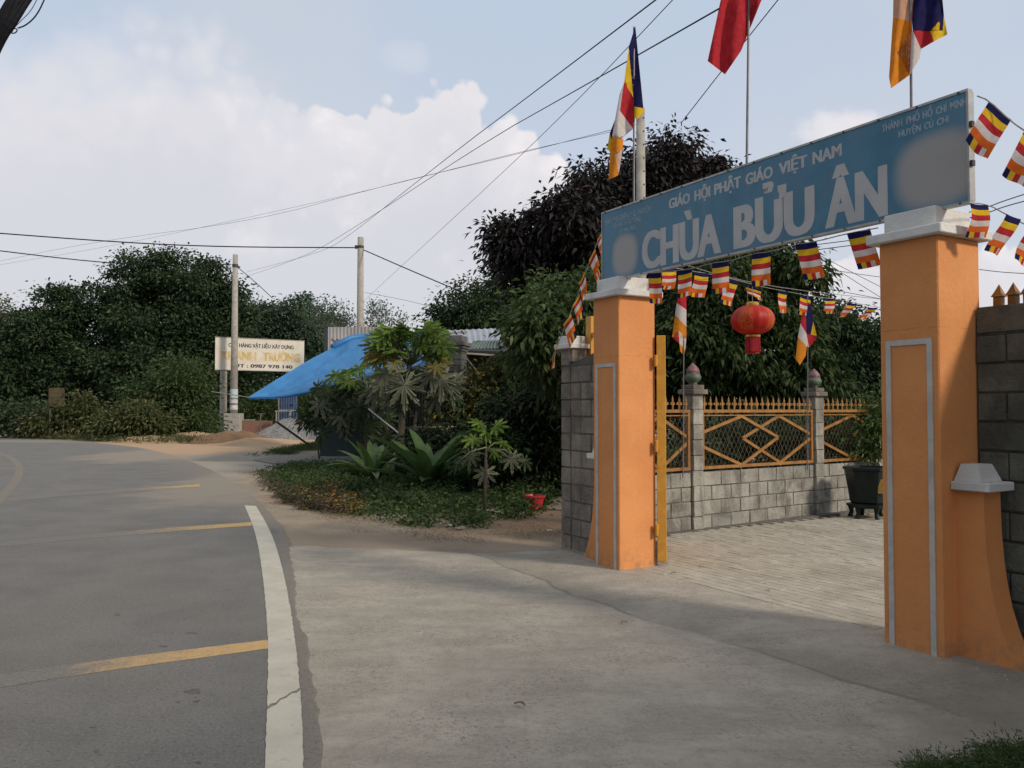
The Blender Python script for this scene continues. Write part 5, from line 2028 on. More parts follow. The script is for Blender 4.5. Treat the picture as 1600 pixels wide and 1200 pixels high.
a_, b_ = P(436, 652, 54), P(466, 612, 54)
r = thing('metal_door', 'blue corrugated metal door seen below the tarpaulin tip', 'door', (a_.x, 54, 0))
o = corrugated(b_.x - a_.x, b_.z, .16, .03).build('blue_sheet', m_bluesheet, r)
MB().box(-.05, b_.x - a_.x + .05, -.05, -.03, b_.z * .55, b_.z * .58).box(-.05, 0, -.05, .03, 0, b_.z).build('frame', m_pole, r)
q = P(442, 660, 52)
r = thing('small_cabinet', 'small light framed stand in front of the blue metal door', 'stand', (q.x, 52, 0))
hh = P(442, 643, 52).z
for x in (-.45, .4):
    MB().box(x, x + .07, 0, .06, 0, hh).build('leg', m_pole, r)
MB().box(-.5, .5, -.02, .3, hh, hh + .06).box(-.45, .45, 0, .05, hh * .55, hh * .6).build('top', m_pole, r)

# ------------------------------------------------------------------ neighbour's shed
YS = 30.0


def px_box(mb, x0, x1, y0, y1, Y, dep, base, ch=0):
    a_, b_ = P(x0, y1, Y), P(x1, y0, Y)
    mb.box(a_.x - base.x, b_.x - base.x, Y - base.y, Y - base.y + dep, a_.z, b_.z, ch=ch)
    return mb


sb = Vector((P(640, 700, YS).x, YS, 0))
SH = thing('shed', 'dark open shed with zinc roof behind the papaya trees', 'shed', tuple(sb))
mw = corrugated(P(612, 600, 33).x - P(512, 600, 33).x, P(512, 511, 33).z - P(512, 580, 33).z, .14, .012).build('zinc_wall', m_zinc, SH)
mw.location = (P(512, 600, 33).x - sb.x, 33 - sb.y, P(512, 580, 33).z)
px_box(MB(), 512, 612, 580.5, 720, 33, .1, sb).build('lower_wall', m_darkwall, SH)
mw2 = px_box(MB(), 505, 512, 512, 700, 33, 4, sb).build('side_wall', m_teal, SH)
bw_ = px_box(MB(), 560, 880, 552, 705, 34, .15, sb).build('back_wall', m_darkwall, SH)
px_box(MB(), 500, 566, 640, 716, 28.5, .1, sb).build('lower_panel', m_teal, SH)
for i, x in enumerate((566, 582, 598, 614, 630, 646, 662)):
    pass
for i in range(26):
    x = 563 + i * 4.6
    q = P(x, 600, 28.2)
    MB().box(q.x - sb.x - .018, q.x - sb.x + .018, 28.2 - sb.y, 28.2 - sb.y + .03, .1, P(x, 596, 28.2).z).build('iron_bar', m_dark, SH)
px_box(MB(), 560, 684, 594, 598, 28.2, .05, sb).build('rail', m_dark, SH)
# dark roof slab and beams
rfv = MB()
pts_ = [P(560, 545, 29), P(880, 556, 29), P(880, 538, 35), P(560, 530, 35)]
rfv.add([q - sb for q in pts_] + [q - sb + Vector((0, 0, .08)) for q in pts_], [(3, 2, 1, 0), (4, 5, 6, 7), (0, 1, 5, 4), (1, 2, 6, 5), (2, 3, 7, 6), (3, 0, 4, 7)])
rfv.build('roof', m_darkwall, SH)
# sloping zinc roof sheet above
zr = [P(700, 546, 30.5), P(783, 545, 30.5), P(783, 513, 33.5), P(690, 517, 33.5)]


def rib_sheet(mb, A0, A1, B1, B0, n_, amp):
    """corrugated quad: A0->A1 lower edge, B0->B1 upper edge"""
    nn = ((A1 - A0).cross(B0 - A0)).normalized()
    vs, fs = [], []
    for i in range(n_ * 4 + 1):
        t = i / (n_ * 4)
        w_ = nn * amp * math.sin(t * n_ * 2 * math.pi)
        vs += [A0.lerp(A1, t) + w_, B0.lerp(B1, t) + w_, A0.lerp(A1, t) + w_ + Vector((0, 0, .01)), B0.lerp(B1, t) + w_ + Vector((0, 0, .01))]
    for i in range(n_ * 4):
        a = 4 * i
        fs += [(a, a + 4, a + 5, a + 1), (a + 2, a + 3, a + 7, a + 6), (a, a + 2, a + 6, a + 4), (a + 1, a + 5, a + 7, a + 3)]
    mb.add(vs, fs)
    return mb


rib_sheet(MB(), *[q - sb for q in zr], 10, .02).build('zinc_roof', m_zinc2, SH)
gr = [P(727, 546, 29.8), P(786, 544, 29.8), P(786, 531, 30.6), P(740, 533, 30.6)]
rib_sheet(MB(), *[q - sb for q in gr], 11, .03).build('green_awning', m_green_roof, SH)
MB().bar(P(783, 513, 33.4) - sb, P(795, 532, 31) - sb, .08, .05).build('gable_strut', m_pole, SH)
MB().bar(P(683, 521, 29.2) - sb, P(730, 519, 29.2) - sb, .06, .06).bar(P(726, 552, 28.8) - sb, P(790, 556, 28.8) - sb, .09, .06).build('beam', m_pole, SH)
for i in range(5):
    MB().bar(P(677 + i * 11, 517, 28.4) - sb, P(681 + i * 11, 522, 29.4) - sb, .05, .05).build('rafter_end', m_bark_g, SH)
MB().bar(P(728, 558, 28.5) - sb, P(752, 588, 28.5) - sb, .06, .05).build('strut', m_bark_g, SH)
for x in (729, 800, 878, 560):
    q = P(x, 700, 29.5)
    MB().box(q.x - sb.x - .07, q.x - sb.x + .07, -.5, -.36, 0, P(x, 548, 29.5).z).build('post', m_bark, SH)
for i in range(6):
    MB().bar(P(519 + i * 8, 530 + i * .3, 31) - sb, P(524 + i * 8, 534 + i * .3, 30) - sb, .07, .06).build('rafter_end', m_bark_g, SH)

# stone gate pillar of the neighbour
m_stone = pm('grey_stone_facing', (.15, .145, .14), (.09, .088, .085), 4, .85, .6, 30)
YQ = 26.5
q0 = P(684, 640, YQ)
q1 = P(724, 640, YQ)
W_ = (q1.x - q0.x) / 2
NG = thing('stone_gate_post', 'grey stone gate post with stepped cap beside the papaya tree', 'gate post', ((q0.x + q1.x) / 2, YQ, 0), R(-12))
ztp = P(700, 524, YQ).z
MB().box(-W_ * .82, W_ * .82, 0, W_ * 1.6, -.02, ztp - .50).build('mortar_core', m_mortar_dk, NG)
hb = .2
zc = 0
row = 0
while zc < ztp - .55:
    for sx in range(2):
        x0_ = -W_ * .86 + sx * W_ * .86 + (W_ * .25 if (row % 2 and sx) else 0) - (0)
        xa = -W_ * .86 if sx == 0 else (W_ * (.25 if row % 2 else -.25))
        xb = (W_ * (.25 if row % 2 else -.25)) if sx == 0 else W_ * .86
        MB().box(xa + .008, xb - .008, -.03, W_ * 1.65, zc + .008, zc + hb - .008, ch=.006).build('stone', m_stone, NG)
    zc += hb
    row += 1
for i, (e_, za, zb_) in enumerate(((.95, -.50, -.42), (1.05, -.418, -.33), (1.18, -.328, -.20), (.92, -.198, .0))):
    MB().box(-W_ * e_, W_ * e_, -W_ * (e_ - .85) - .03, W_ * 1.6 + W_ * (e_ - .85), ztp + za, ztp + zb_, ch=.01).build('cap_course', m_stone, NG)

# blue tarpaulin
m_tarp = pm('blue_tarpaulin', (.055, .25, .56), (.045, .21, .49), 1.6, .45, .3, 9, trans=.25, stain=(.09, .26, .55), stain_scale=.8, stain_amt=.5)
up_px = [(388, 620.5, 24.6), (430, 594, 25.5), (480, 564, 27), (520, 543, 28.2), (548, 529, 29), (580, 526, 29.2), (620, 525, 29), (660, 524, 28.6), (690, 524, 28.0)]
lo_px = [(390, 621.5, 24.5), (425, 620, 24.4), (452, 617, 24.3), (480, 612, 24.3), (515, 602, 24.2), (560, 590, 24.2), (600, 583, 24.3), (640, 578, 24.5), (690, 560, 25.5)]
NU, NV = 96, 30


def interp_line(pts_, t):
    x = t * (len(pts_) - 1)
    i = min(int(x), len(pts_) - 2)
    f = x - i
    return tuple(pts_[i][j] * (1 - f) + pts_[i + 1][j] * f for j in range(3))


vs, fs = [], []
tb0 = P(560, 640, 27)
tb0.z = 0
for i in range(NU + 1):
    ua, ub = interp_line(up_px, i / NU), interp_line(lo_px, i / NU)
    a_, b_ = P(*ua), P(*ub)
    for j in range(NV + 1):
        t = j / NV
        q = a_.lerp(b_, t)
        sag = -.16 * math.sin(math.pi * t) * min(1, i / 10)
        ph = t * 9 + noise.noise(Vector((i * .06, t * 2, 3))) * 2.2
        wr = (math.sin(ph) ** 3 * .55 + (1 - abs(math.sin(t * 5.2 + i * .035))) ** 6 * 1.1 + noise.noise(Vector((i * .10, t * 3.0, 0))) * .9 + noise.noise(Vector((i * .5, t * 14, 7))) * .22) * .055 * min(1, i / 8)
        wr *= min(1, t * 5)
        if t > .93:
            wr -= .05
        q = q + Vector((0, -wr, sag + wr))
        vs.append(q - tb0)
for i in range(NU):
    for j in range(NV):
        a = i * (NV + 1) + j
        fs.append((a, a + NV + 1, a + NV + 2, a + 1))
TP = thing('tarpaulin', 'bright blue tarpaulin stretched to a point from the shed roof', 'tarpaulin', tuple(tb0))
MB().add(vs, fs).build('sheet', m_tarp, TP, smooth=True)
# rolled edges and bundle on the ridge
MB().tube([P(a_, b_ - 1, c_) - tb0 for a_, b_, c_ in up_px[3:]], .11, 8).build('ridge_roll', m_tarp, TP, smooth=True)
MB().tube([P(a_, b_ + .5, c_ - .02) - tb0 for a_, b_, c_ in lo_px], [.02, .04, .07, .05, .045, .05, .04, .05, .04], 7).build('hem', m_tarp, TP, smooth=True)
rb = MB()
for i in range(26):
    q = P(655 + random.uniform(-2, 40), 524 + random.uniform(-12, 10), 28.2) - tb0
    rb.lathe([(.02, -.16), (.16, -.1), (.2, 0), (.13, .12), (.01, .17)], 7, c=(q.x, q.y, q.z - .1))
rb.build('gathered_folds', m_tarp, TP, smooth=True)
MB().tube([P(330, 612, 24.6) - tb0, P(360, 616, 24.6) - tb0, P(389, 621, 24.6) - tb0], .012, 5).build('guy_rope', m_cord, TP)
MB().tube([P(432, 659, 25) - tb0, P(488, 699, 26) - tb0], .035, 6).build('prop_pole', m_dark, TP)

# bamboo rails and a leaning rod
m_bam = pm('dry_bamboo', (.33, .28, .20), (.22, .18, .13), 8, .7)
for i, (xa, ya, xb, yb_, Y, lab) in enumerate(((640, 668, 845, 663, 20, 'longest bamboo rail lying level across the shrubs'), (678, 671, 800, 667, 19.6, 'shorter bamboo rail just under the long one'), (828, 667.5, 846, 667, 19.2, 'short pale bamboo end at the dark hedge'))):
    a_, b_ = P(xa, ya, Y), P(xb, yb_, Y)
    o = MB().tube([Vector(), (b_ - a_) * .5 + Vector((0, 0, -.02)), b_ - a_], [.024, .022, .018], 8).build('bamboo_rail', m_bam, None, loc=tuple(a_))
    tag(o, lab, 'bamboo rail', 'bamboo rails in the garden')
a_, b_ = P(576, 639, 19.6), P(622, 676, 18.6)
o = MB().tube([Vector(), b_ - a_], .016, 8).build('leaning_rod', m_zinc, None, loc=tuple(a_))
tag(o, 'pale metal rod leaning against the papaya trunk', 'rod')

# ------------------------------------------------------------------ papayas
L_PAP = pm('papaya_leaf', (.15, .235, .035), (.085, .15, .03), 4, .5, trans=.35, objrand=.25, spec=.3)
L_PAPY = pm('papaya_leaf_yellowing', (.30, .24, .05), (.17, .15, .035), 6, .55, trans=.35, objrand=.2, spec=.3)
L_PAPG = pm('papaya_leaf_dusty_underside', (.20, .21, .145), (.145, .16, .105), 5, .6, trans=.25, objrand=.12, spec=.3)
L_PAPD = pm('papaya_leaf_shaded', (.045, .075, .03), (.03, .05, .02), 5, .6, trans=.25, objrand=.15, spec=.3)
m_ptrunk = pm('papaya_trunk', (.085, .07, .052), (.05, .042, .033), 14, .9, .8, 26, stretch=(1, 1, 4))


def papaya_leaf_mesh(mat, seed, size=1.0):
    rs = random.Random(seed)
    vs, fs = [(0, 0, 0)], []
    nl = 9
    out = []
    for i in range(nl):
        a0 = R(-152 + 304 * i / (nl - 1))
        L = (1.0 - .38 * abs(i - (nl - 1) / 2) / ((nl - 1) / 2)) * rs.uniform(.88, 1.08)
        wv = R(304 / (nl - 1)) / 2
        if i == 0:
            out.append((a0 - wv * .9, .20))
        # lobes with side teeth
        for f, rr in ((-.80, .34), (-.62, .50), (-.70, .62), (-.36, .60), (-.42, .80), (-.16, .82), (0, 1.0), (.16, .82), (.42, .80), (.36, .60), (.70, .62), (.62, .50), (.80, .34)):
            out.append((a0 + wv * f * (1.0 if rr < .55 else .95), L * rr))
        out.append((a0 + wv, .24 if i < nl - 1 else .2))
    for a_, rr in out:
        x, y = math.sin(a_) * rr, math.cos(a_) * rr
        z = -.42 * rr * rr + .07 * math.cos(a_ * 9) * rr + rs.uniform(-.03, .03)
        vs.append((x * size, y * size, z * size))
    n_ = len(out)
    for i in range(n_ - 1):
        fs.append((0, i + 1, i + 2))
    mb = MB().add(vs, fs)
    return mb.mesh('leaf', mat)


PM = {k_: [papaya_leaf_mesh(mt, s_) for s_ in range(3)] for k_, mt in (('g', L_PAP), ('y', L_PAPY), ('u', L_PAPG), ('d', L_PAPD))}
m_pet = pm('petiole', (.20, .22, .11), (.14, .16, .08), 8, .6)


def papaya(label, base, trunks, leaves, group='papaya trees in the garden'):
    """trunks: list of (pts, r0, r1); leaves: (crown point, leaf centre, size, kind)"""
    r = thing('papaya_tree', label, 'papaya tree', tuple(base), 0, group)
    for pts_, r0, r1 in trunks:
        n_ = len(pts_)
        MB().tube([Vector(q) - base for q in pts_], [r0 + (r1 - r0) * i / (n_ - 1) for i in range(n_)], 10).build('trunk', m_ptrunk, r, smooth=True)
    for i, (cr, cen, size, kind) in enumerate(leaves):
        cr, cen = Vector(cr), Vector(cen)
        d = cen - cr
        o = link('leaf', PM[kind][i % 3], r)
        out_ = Vector((d.x, d.y, 0))
        if out_.length < .05:
            out_ = Vector((random.uniform(-1, 1), random.uniform(-1, 0), 0))
        out_.normalize()
        tiltd = max(-1.1, min(1.3, -math.atan2(d.z, max(.2, Vector((d.x, d.y, 0)).length)) * .8 + random.uniform(.15, .75)))
        # leaf local +y = outward and sagging by tilt, normal up
        yv = (out_ * math.cos(tiltd) + Vector((0, 0, -1)) * math.sin(tiltd)).normalized()
        if kind == 'u':
            # dusty leaves hang steeply and face the road
            yv = (Vector((random.uniform(-.35, .35), -.25, -1))).normalized()
            nz = Vector((random.uniform(-.2, .2), -1, .25))
        else:
            nz = Vector((0, -.75, .8)) + Vector((random.uniform(-.35, .35), random.uniform(-.3, .3), 0))
        xv = yv.cross(nz).normalized()
        zv = xv.cross(yv).normalized()
        M = Matrix((xv, yv, zv)).transposed().to_4x4()
        M.translation = cen - base
        o.matrix_local = M @ Matrix.Diagonal((size, size, size, 1))
        mid = cr.lerp(cen, .5) + Vector((0, 0, .12 * d.length))
        MB().tube([cr - base, mid - base, cen - base], [.012, .010, .007], 5).build('petiole', m_pet, r, smooth=True)
    return r


pbase = G(625, 748)
YP = pbase.y
crn = P(640, 570, YP)
lv = []
# upper green dome, yellowing skirts and dusty hanging leaves, from the photograph
for (x, y, s_, k_) in [(600, 525, .40, 'g'), (622, 515, .42, 'g'), (645, 512, .45, 'g'), (668, 518, .42, 'g'), (655, 530, .42, 'g'), (630, 532, .40, 'g'), (608, 540, .36, 'g'), (678, 535, .40, 'g'), (690, 552, .34, 'g'),
                      (640, 548, .34, 'g'), (662, 548, .34, 'g'), (615, 555, .30, 'y'), (585, 540, .36, 'y'), (578, 555, .30, 'y'), (592, 560, .28, 'g'), (618, 565, .30, 'y'), (628, 575, .26, 'y'), (688, 558, .30, 'y'), (682, 572, .30, 'y'), (674, 560, .28, 'g')]:
    lv.append((crn + Vector((random.uniform(-.06, .06), 0, random.uniform(-.1, .2))), P(x, y, YP + random.uniform(-.7, .5)), s_ * 1.15, k_))
for i in range(60):
    a_ = random.uniform(-.25, math.pi + .25)
    r_ = random.uniform(.3, 1.0)
    x, y = 640 + math.cos(a_) * 60 * r_, 550 - math.sin(a_) * 46 * r_
    lv.append((crn, P(x, y, YP + random.uniform(-.6, .7)), random.uniform(.34, .47), 'g' if (y < 552 or random.random() < .5) else 'y'))
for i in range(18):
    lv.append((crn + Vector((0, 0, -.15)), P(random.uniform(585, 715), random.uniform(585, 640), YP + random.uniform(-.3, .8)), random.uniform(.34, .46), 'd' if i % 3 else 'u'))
for (x, y, s_) in [(606, 592, .50), (632, 610, .56), (675, 588, .50), (690, 600, .48), (705, 612, .42), (598, 604, .36)]:
    lv.append((crn + Vector((0, 0, -.12)), P(x, y - 8, YP - random.uniform(.35, .7)), s_ * 1.22, 'u'))
papaya('tallest papaya tree with dusty hanging leaves beside the stone gate post', pbase,
       [([P(622, 750, YP), P(624, 700, YP), P(630, 640, YP), P(640, 570, YP)], .11, .06), ([P(633, 746, YP - .1), P(645, 690, YP - .1), P(651, 640, YP)], .05, .035)], lv)
pb2 = G(578, 735)
cr2 = P(570, 598, pb2.y)
lv = []
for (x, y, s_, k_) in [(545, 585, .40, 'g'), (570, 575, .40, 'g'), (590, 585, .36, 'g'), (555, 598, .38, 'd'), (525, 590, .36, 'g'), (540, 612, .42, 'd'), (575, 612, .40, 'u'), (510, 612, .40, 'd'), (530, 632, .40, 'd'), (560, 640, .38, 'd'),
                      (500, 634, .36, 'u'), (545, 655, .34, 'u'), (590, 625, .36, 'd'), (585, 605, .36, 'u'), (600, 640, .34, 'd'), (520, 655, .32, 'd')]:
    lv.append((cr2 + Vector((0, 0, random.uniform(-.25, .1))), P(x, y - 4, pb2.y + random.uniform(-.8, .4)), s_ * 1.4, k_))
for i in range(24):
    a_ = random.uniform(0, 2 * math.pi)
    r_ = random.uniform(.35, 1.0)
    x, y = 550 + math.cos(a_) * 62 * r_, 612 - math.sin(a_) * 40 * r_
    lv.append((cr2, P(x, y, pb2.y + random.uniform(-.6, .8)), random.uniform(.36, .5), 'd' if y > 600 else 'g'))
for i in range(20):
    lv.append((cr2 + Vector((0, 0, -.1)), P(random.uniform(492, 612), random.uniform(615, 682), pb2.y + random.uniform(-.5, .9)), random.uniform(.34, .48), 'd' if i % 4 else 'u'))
papaya('second papaya tree with dark leaves left in front of the tarpaulin', pb2, [([P(576, 738, pb2.y), P(574, 680, pb2.y), P(570, 598, pb2.y)], .10, .055)], lv)
pb3 = G(757, 806)
cr3 = P(760, 700, pb3.y)
lv = []
for (x, y, s_, k_) in [(735, 712, .24, 'u'), (758, 738, .26, 'u'), (712, 725, .20, 'd'), (800, 716, .24, 'u'), (760, 675, .26, 'g'), (785, 690, .24, 'g'), (740, 685, .22, 'g'), (775, 665, .22, 'g'), (820, 720, .18, 'd'), (750, 660, .2, 'g'), (772, 705, .2, 'g')]:
    lv.append((cr3 + Vector((0, 0, random.uniform(-.1, .1))), P(x, y, pb3.y + random.uniform(-.3, .3)), s_ * 1.08, k_))
papaya('small young papaya in front, near the red pot', pb3, [([P(757, 808, pb3.y), P(758, 750, pb3.y), P(760, 700, pb3.y)], .028, .02)], lv)

# strap leaved plants: each leaf its own part
L_STRAP = pm('strap_leaf', (.085, .155, .045), (.055, .11, .03), 5, .4, trans=.3, objrand=.25, spec=.4)


def strap_mesh(L, Wd, bend):
    mb = MB()
    vs, fs = [], []
    n_ = 8
    for i in range(n_ + 1):
        t = i / n_
        w_ = Wd * (math.sin(math.pi * (t * .86 + .10)) ** .8) * (1 if t < 1 else 0)
        y = L * math.sin(t * bend) / bend
        z = L * (1 - math.cos(t * bend)) / bend
        vs += [(-w_ / 2, y, -z + .25 * w_), (0, y, -z), (w_ / 2, y, -z + .25 * w_)]
    for i in range(n_):
        a = i * 3
        fs += [(a, a + 1, a + 4, a + 3), (a + 1, a + 2, a + 5, a + 4)]
    mb.add(vs, fs)
    return mb.mesh('leaf', L_STRAP, True)


SM = [strap_mesh(.95, .15, .8), strap_mesh(.85, .13, 1.1), strap_mesh(.75, .15, .5)]


def strap_plant(label, px, py, n_, scale, seed):
    rs = random.Random(seed)
    q = G(px, py)
    r = thing('crinum_lily', label, 'plant', tuple(q), 0, 'broad strap leaved plants under the papayas')
    for i in range(n_):
        o = link('leaf', SM[i % 3], r)
        az_ = 2 * math.pi * i / n_ + rs.uniform(-.3, .3)
        el_ = rs.uniform(.55, 1.3)
        s_ = scale * rs.uniform(.8, 1.15)
        o.matrix_local = Matrix.Rotation(az_, 4, 'Z') @ Matrix.Rotation(el_, 4, 'X') @ Matrix.Diagonal((s_, s_, s_, 1))
    MB().lathe([(.06, 0), (.05, .12), (.02, .2)], 8).build('stem', L_STRAP, r)


strap_plant('broad strap leaved plant left of the papaya trunk', 582, 752, 18, 1.55, 2)
strap_plant('largest broad strap leaved plant right of the papaya trunk', 672, 768, 26, 1.75, 3)
strap_plant('small strap leaved plant in the dark behind the young papaya', 715, 762, 12, 1.1, 4)

# garden shrubs in the neighbour's plot
L_YFL = leaf_mat('yellow_flecked_leaves', (.04, .06, .02), (.08, .085, .025), (.48, .30, .03), trans=.25)
g_g = 'shrubs in the neighbour garden'
for (lab, px, Y, lobes_, mt, n_, ll) in [
    ('yellow flowering shrub behind the stone gate post', 745, 22, [(745, 605, 30), (775, 600, 34), (720, 625, 30), (760, 640, 36), (700, 640, 24)], L_YFL, 170, .12),
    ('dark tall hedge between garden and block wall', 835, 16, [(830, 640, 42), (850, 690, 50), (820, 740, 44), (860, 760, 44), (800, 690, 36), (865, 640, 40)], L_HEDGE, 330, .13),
    ('shaded shrub in the middle of the neighbour garden', 790, 18, [(790, 650, 36), (770, 690, 36), (740, 700, 34), (800, 730, 36), (710, 700, 30), (660, 700, 26)], L_HEDGE, 230, .13),
    ('leafy shrub at the left under the tarpaulin edge', 500, 27, [(490, 650, 16), (515, 635, 20), (540, 620, 16)], L_MID, 70, .14),
    ('light green bush beside the dark hedge', 770, 15.5, [(775, 705, 20), (755, 690, 16), (790, 690, 16)], L_GRN, 60, .11),
    ('shaded creeper mass under the shed roof', 830, 22, [(820, 590, 34), (850, 570, 30), (800, 630, 36), (845, 630, 40)], L_HEDGE, 200, .13)]:
    tree('garden_shrub', lab, 'shrub', (P(px, 680, Y).x, Y, 0), .5, [lb(a_, b_, c_, Y) for a_, b_, c_ in lobes_], n_, 44, .36, ll * 1.3, ll * .5, mt, .035, .25, g_g, twigs=5)

# ------------------------------------------------------------------ ground cover
def in_poly(x, y, poly):
    c = False
    j = len(poly) - 1
    for i in range(len(poly)):
        xi, yi = poly[i]
        xj, yj = poly[j]
        if ((yi > y) != (yj > y)) and (x < (xj - xi) * (y - yi) / (yj - yi) + xi):
            c = not c
        j = i
    return c


def cover(name, label, polypx, n_clump, per, crad, length, width, mat, hmax=.12, droop=-.25, cat_='ground cover', edge=1.0):
    poly = [(G(a_, b_).x, G(a_, b_).y) for a_, b_ in polypx]
    xs_ = [q[0] for q in poly]
    ys_ = [q[1] for q in poly]
    cs = []
    tries = 0
    while len(cs) < n_clump and tries < n_clump * 40:
        tries += 1
        x, y = rng.uniform(min(xs_), max(xs_)), rng.uniform(min(ys_), max(ys_))
        ex = (noise.noise(Vector((x * 3, y * 3, 0))) * .30 + noise.noise(Vector((x, y, 8))) * .5) * edge
        ey = (noise.noise(Vector((x * 3, y * 3, 4))) * .35 + noise.noise(Vector((x, y, 5))) * .7) * edge
        if in_poly(x + ex, y + ey, poly) and (edge < .5 or noise.noise(Vector((x * 1.8, y * 1.8, 2))) > -.12):
            cs.append((x, y, rng.uniform(.005, hmax) * (1 + noise.noise(Vector((x * 1.2, y * 1.2, 0))))))
    cs = np.array(cs)
    idx = np.repeat(np.arange(len(cs)), per)
    q = rng.normal(size=(len(idx), 3)) * np.array([crad, crad, .035])
    C = cs[idx] + q
    C[:, 2] = np.maximum(C[:, 2], .01)
    ax = q * np.array([1, 1, .3]) / crad + rng.normal(size=q.shape) * .5
    ax[:, 2] -= droop
    ax /= np.linalg.norm(ax, axis=1, keepdims=True)
    o = link(name, leaf_mesh(name, C, ax, length, width, mat))
    tag(o, label, cat_, kind='stuff')
    return o


L_WEED = leaf_mat('weed_leaves', (.030, .055, .018), (.060, .10, .030), (.10, .14, .05), trans=.3)
L_WEEDD = leaf_mat('dry_weed_leaves', (.22, .13, .05), (.14, .10, .045), (.42, .20, .03), trans=.2)
L_STRAW = leaf_mat('straw', (.26, .18, .09), (.18, .13, .07), (.34, .26, .14), trans=.15)
cover('weeds', 'green weeds covering the garden edge under the papayas',
      [(415, 745), (440, 731), (560, 727), (640, 742), (760, 752), (860, 775), (858, 800), (800, 818), (720, 825), (640, 820), (575, 808), (500, 795), (440, 778)], 3400, 11, .07, .075, .04, L_WEED, .16)
cover('dead_twigs', 'dead brown stalks and trash heaped at the corner of the weeds', [(408, 752), (450, 765), (500, 780), (545, 792), (540, 806), (490, 796), (430, 776)], 520, 9, .08, .12, .012, pm('dead_stalks', (.10, .075, .05), (.04, .03, .022), 20, .9), .14, -.1)
cover('tall_weeds', 'taller leafy weeds standing above the ground cover', [(560, 740), (640, 745), (760, 755), (850, 775), (840, 805), (720, 815), (600, 800), (520, 775)], 200, 14, .09, .11, .06, L_WEED, .22, -.2)
cover('weeds', 'deeper shaded weeds further back in the neighbour garden', [(600, 735), (760, 735), (870, 750), (870, 790), (760, 770), (640, 752)], 1300, 11, .10, .10, .05, L_LOW, .25)
cover('dry_weeds', 'dry orange weeds and stubble at the verge corner', [(470, 775), (520, 765), (560, 780), (565, 805), (520, 800), (480, 792)], 260, 11, .07, .07, .035, L_WEEDD, .2)
cover('straw_litter', 'straw and dry grass scattered along the verge', [(385, 738), (430, 735), (470, 775), (560, 808), (720, 830), (875, 815), (875, 850), (760, 845), (600, 838), (500, 812), (430, 785)], 900, 8, .09, .05, .006, L_STRAW, .01, 0.0)
cover('grass', 'short dark grass fringe along the neighbour drive', [(395, 714), (440, 703), (490, 694), (530, 694), (520, 702), (440, 712)], 600, 12, .10, .16, .02, L_WEED, .06, -1.2)
cover('grass', 'tuft of dark grass at the bottom right corner', [(1440, 1203), (1475, 1192), (1505, 1196), (1525, 1176), (1560, 1172), (1640, 1168), (1660, 1260), (1420, 1260)], 420, 30, .035, .032, .006, L_WEED, .006, -.6, edge=.12)
cover('grass', 'dry grass along the foot of the thicket at the bend', [(60, 686), (200, 692), (330, 694), (330, 688), (200, 684), (60, 681)], 700, 10, .3, .3, .04, L_DRY, .15, -1.0)

# pot, rubbish, fallen leaves
m_rpot = pm('red_plastic', (.42, .025, .035), (.35, .02, .03), 6, .4)
q = G(836, 797)
rp = thing('red_pot', 'red plastic pot on the soil left of the block wall', 'pot', tuple(q))
pw = 15 / F * q.y
MB().lathe([(pw * .62, 0), (pw * .66, .01), (pw * .95, .20), (pw * 1.08, .205), (pw * 1.08, .235), (pw * .98, .24), (pw * .88, .20), (pw * .6, .04)], 24).build('bowl', m_rpot, rp, smooth=False)
MB().lathe([(pw * .9, .16), (pw * .5, .18), (.01, .19)], 16).build('soil', m_bark, rp)
m_plas = pm('white_plastic', (.62, .62, .60), (.5, .5, .48), 20, .5)


def scrap(label, px, py, s_, mat, name_, cat_, seed):
    rs = random.Random(seed)
    q = G(px, py)
    bm = bmesh.new()
    bmesh.ops.create_icosphere(bm, subdivisions=2, radius=s_)
    for v in bm.verts:
        k_ = 1 + noise.noise(v.co * (3 / s_) * .3 + Vector((seed, 0, 0))) * .7
        v.co = Vector((v.co.x * k_ * 1.3, v.co.y * k_, max(-.2 * s_, v.co.z * k_ * .6)))
    me = bpy.data.meshes.new(name_)
    bm.to_mesh(me)
    bm.free()
    me.materials.append(mat)
    o = link(name_, me, None, loc=(q.x, q.y, s_ * .25))
    tag(o, label, cat_)


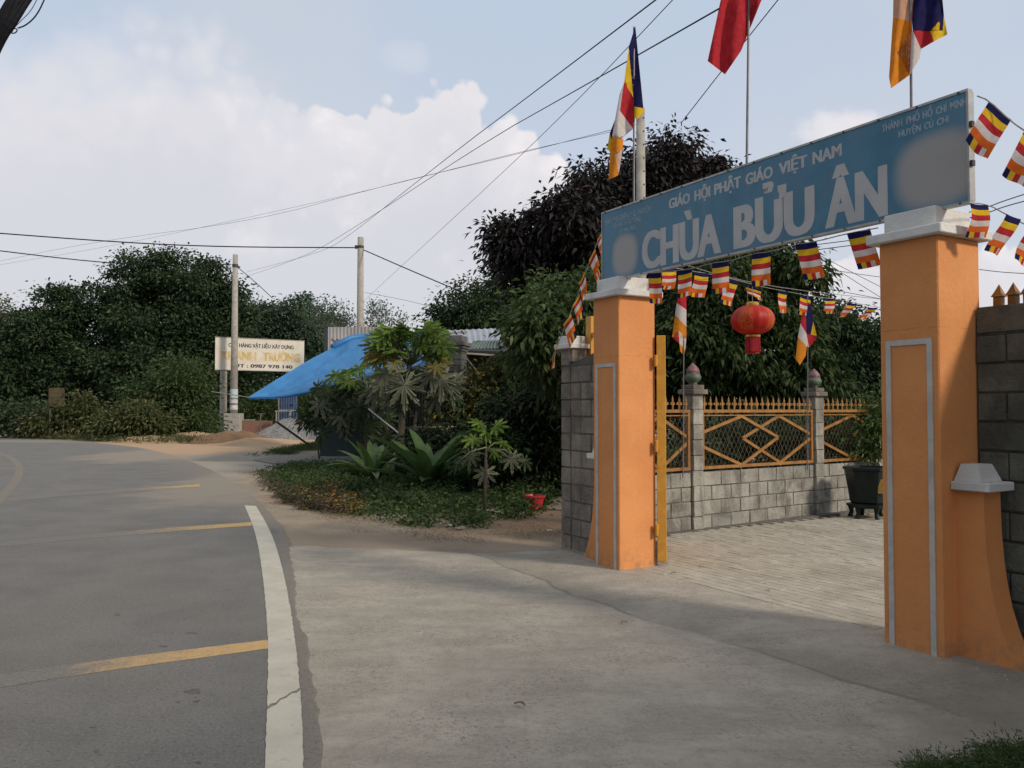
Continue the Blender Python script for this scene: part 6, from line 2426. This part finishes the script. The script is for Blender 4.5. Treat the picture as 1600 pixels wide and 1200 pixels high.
scrap('crumpled white plastic bag among the orange weeds', 543, 800, .045, m_plas, 'plastic_bag', 'bag', 3)
scrap('flat pale scrap at the near edge of the weeds', 703, 822, .035, m_plas, 'paper_scrap', 'scrap', 5)
scrap('tiny white scrap on the soil near the block wall', 858, 829, .02, m_plas, 'paper_scrap', 'scrap', 8)
scrap('white scrap beside the stubble at the verge', 408, 752, .04, m_plas, 'paper_scrap', 'scrap', 9)
scrap('grey stone lying at the weeds front edge', 718, 827, .05, m_block, 'stone', 'stone', 11)
m_dleaf = pm('dry_leaf_brown', (.20, .13, .08), (.13, .085, .05), 20, .8)
for i, (px, py, sz, lab) in enumerate([(975, 974, .032, 'dry leaf on the concrete in front of the left pillar'), (812, 1103, .045, 'curled dry leaf near the bottom middle of the concrete'),                                        (1052, 897, .03, 'small leaf at the gate threshold beside the yellow gate leaf'),                                        ]):
    q = G(px, py, apron_h(*G(px, py).xy) + .012)
    mb = MB()
    vs, fs = [], []
    a0 = random.uniform(-.6, .6)
    for j in range(7):
        t = j / 6
        w_ = math.sin(math.pi * t) * sz * .28
        x, y = (t - .5) * 1.6 * sz, math.sin(t * 3) * sz * .18
        vs += [(x, y - w_, .010 * math.sin(t * 3) + .008), (x, y, .002 + .012 * math.sin(t * 3)), (x, y + w_, .010 * math.sin(t * 3) + .010)]
    for j in range(6):
        a = 3 * j
        fs += [(a, a + 1, a + 4, a + 3), (a + 1, a + 2, a + 5, a + 4)]
    o = mb.add(vs, fs).build('dry_leaf', m_dleaf, None, loc=tuple(q))
    o.rotation_euler = (0, 0, a0)
    tag(o, lab, 'leaf', 'dry leaves lying on the concrete')
# wall plaster crumbs along the pillar feet
cr = MB()
for i in range(90):
    sd = random.random()
    if sd < .45:
        q = B + D * random.uniform(-.45, .9) + N * random.uniform(-.14, -.01)
    elif sd < .7:
        q = A + D * random.uniform(-.5, .12) + N * random.uniform(-.10, .0)
    else:
        q = A + D * random.uniform(.01, .10) + N * random.uniform(0, .5)
    s_ = random.uniform(.002, .006)
    zz = apron_h(q.x, q.y) + .004
    cr.lathe([(s_ * .5, 0), (s_, s_ * .5), (s_ * .4, s_ * 1.1)], 5, c=(q.x, q.y, zz))
o = cr.build('plaster_crumbs', m_trim)
tag(o, 'pale plaster crumbs at the feet of both orange pillars', 'crumbs', kind='stuff')
print('objects', len(bpy.data.objects))
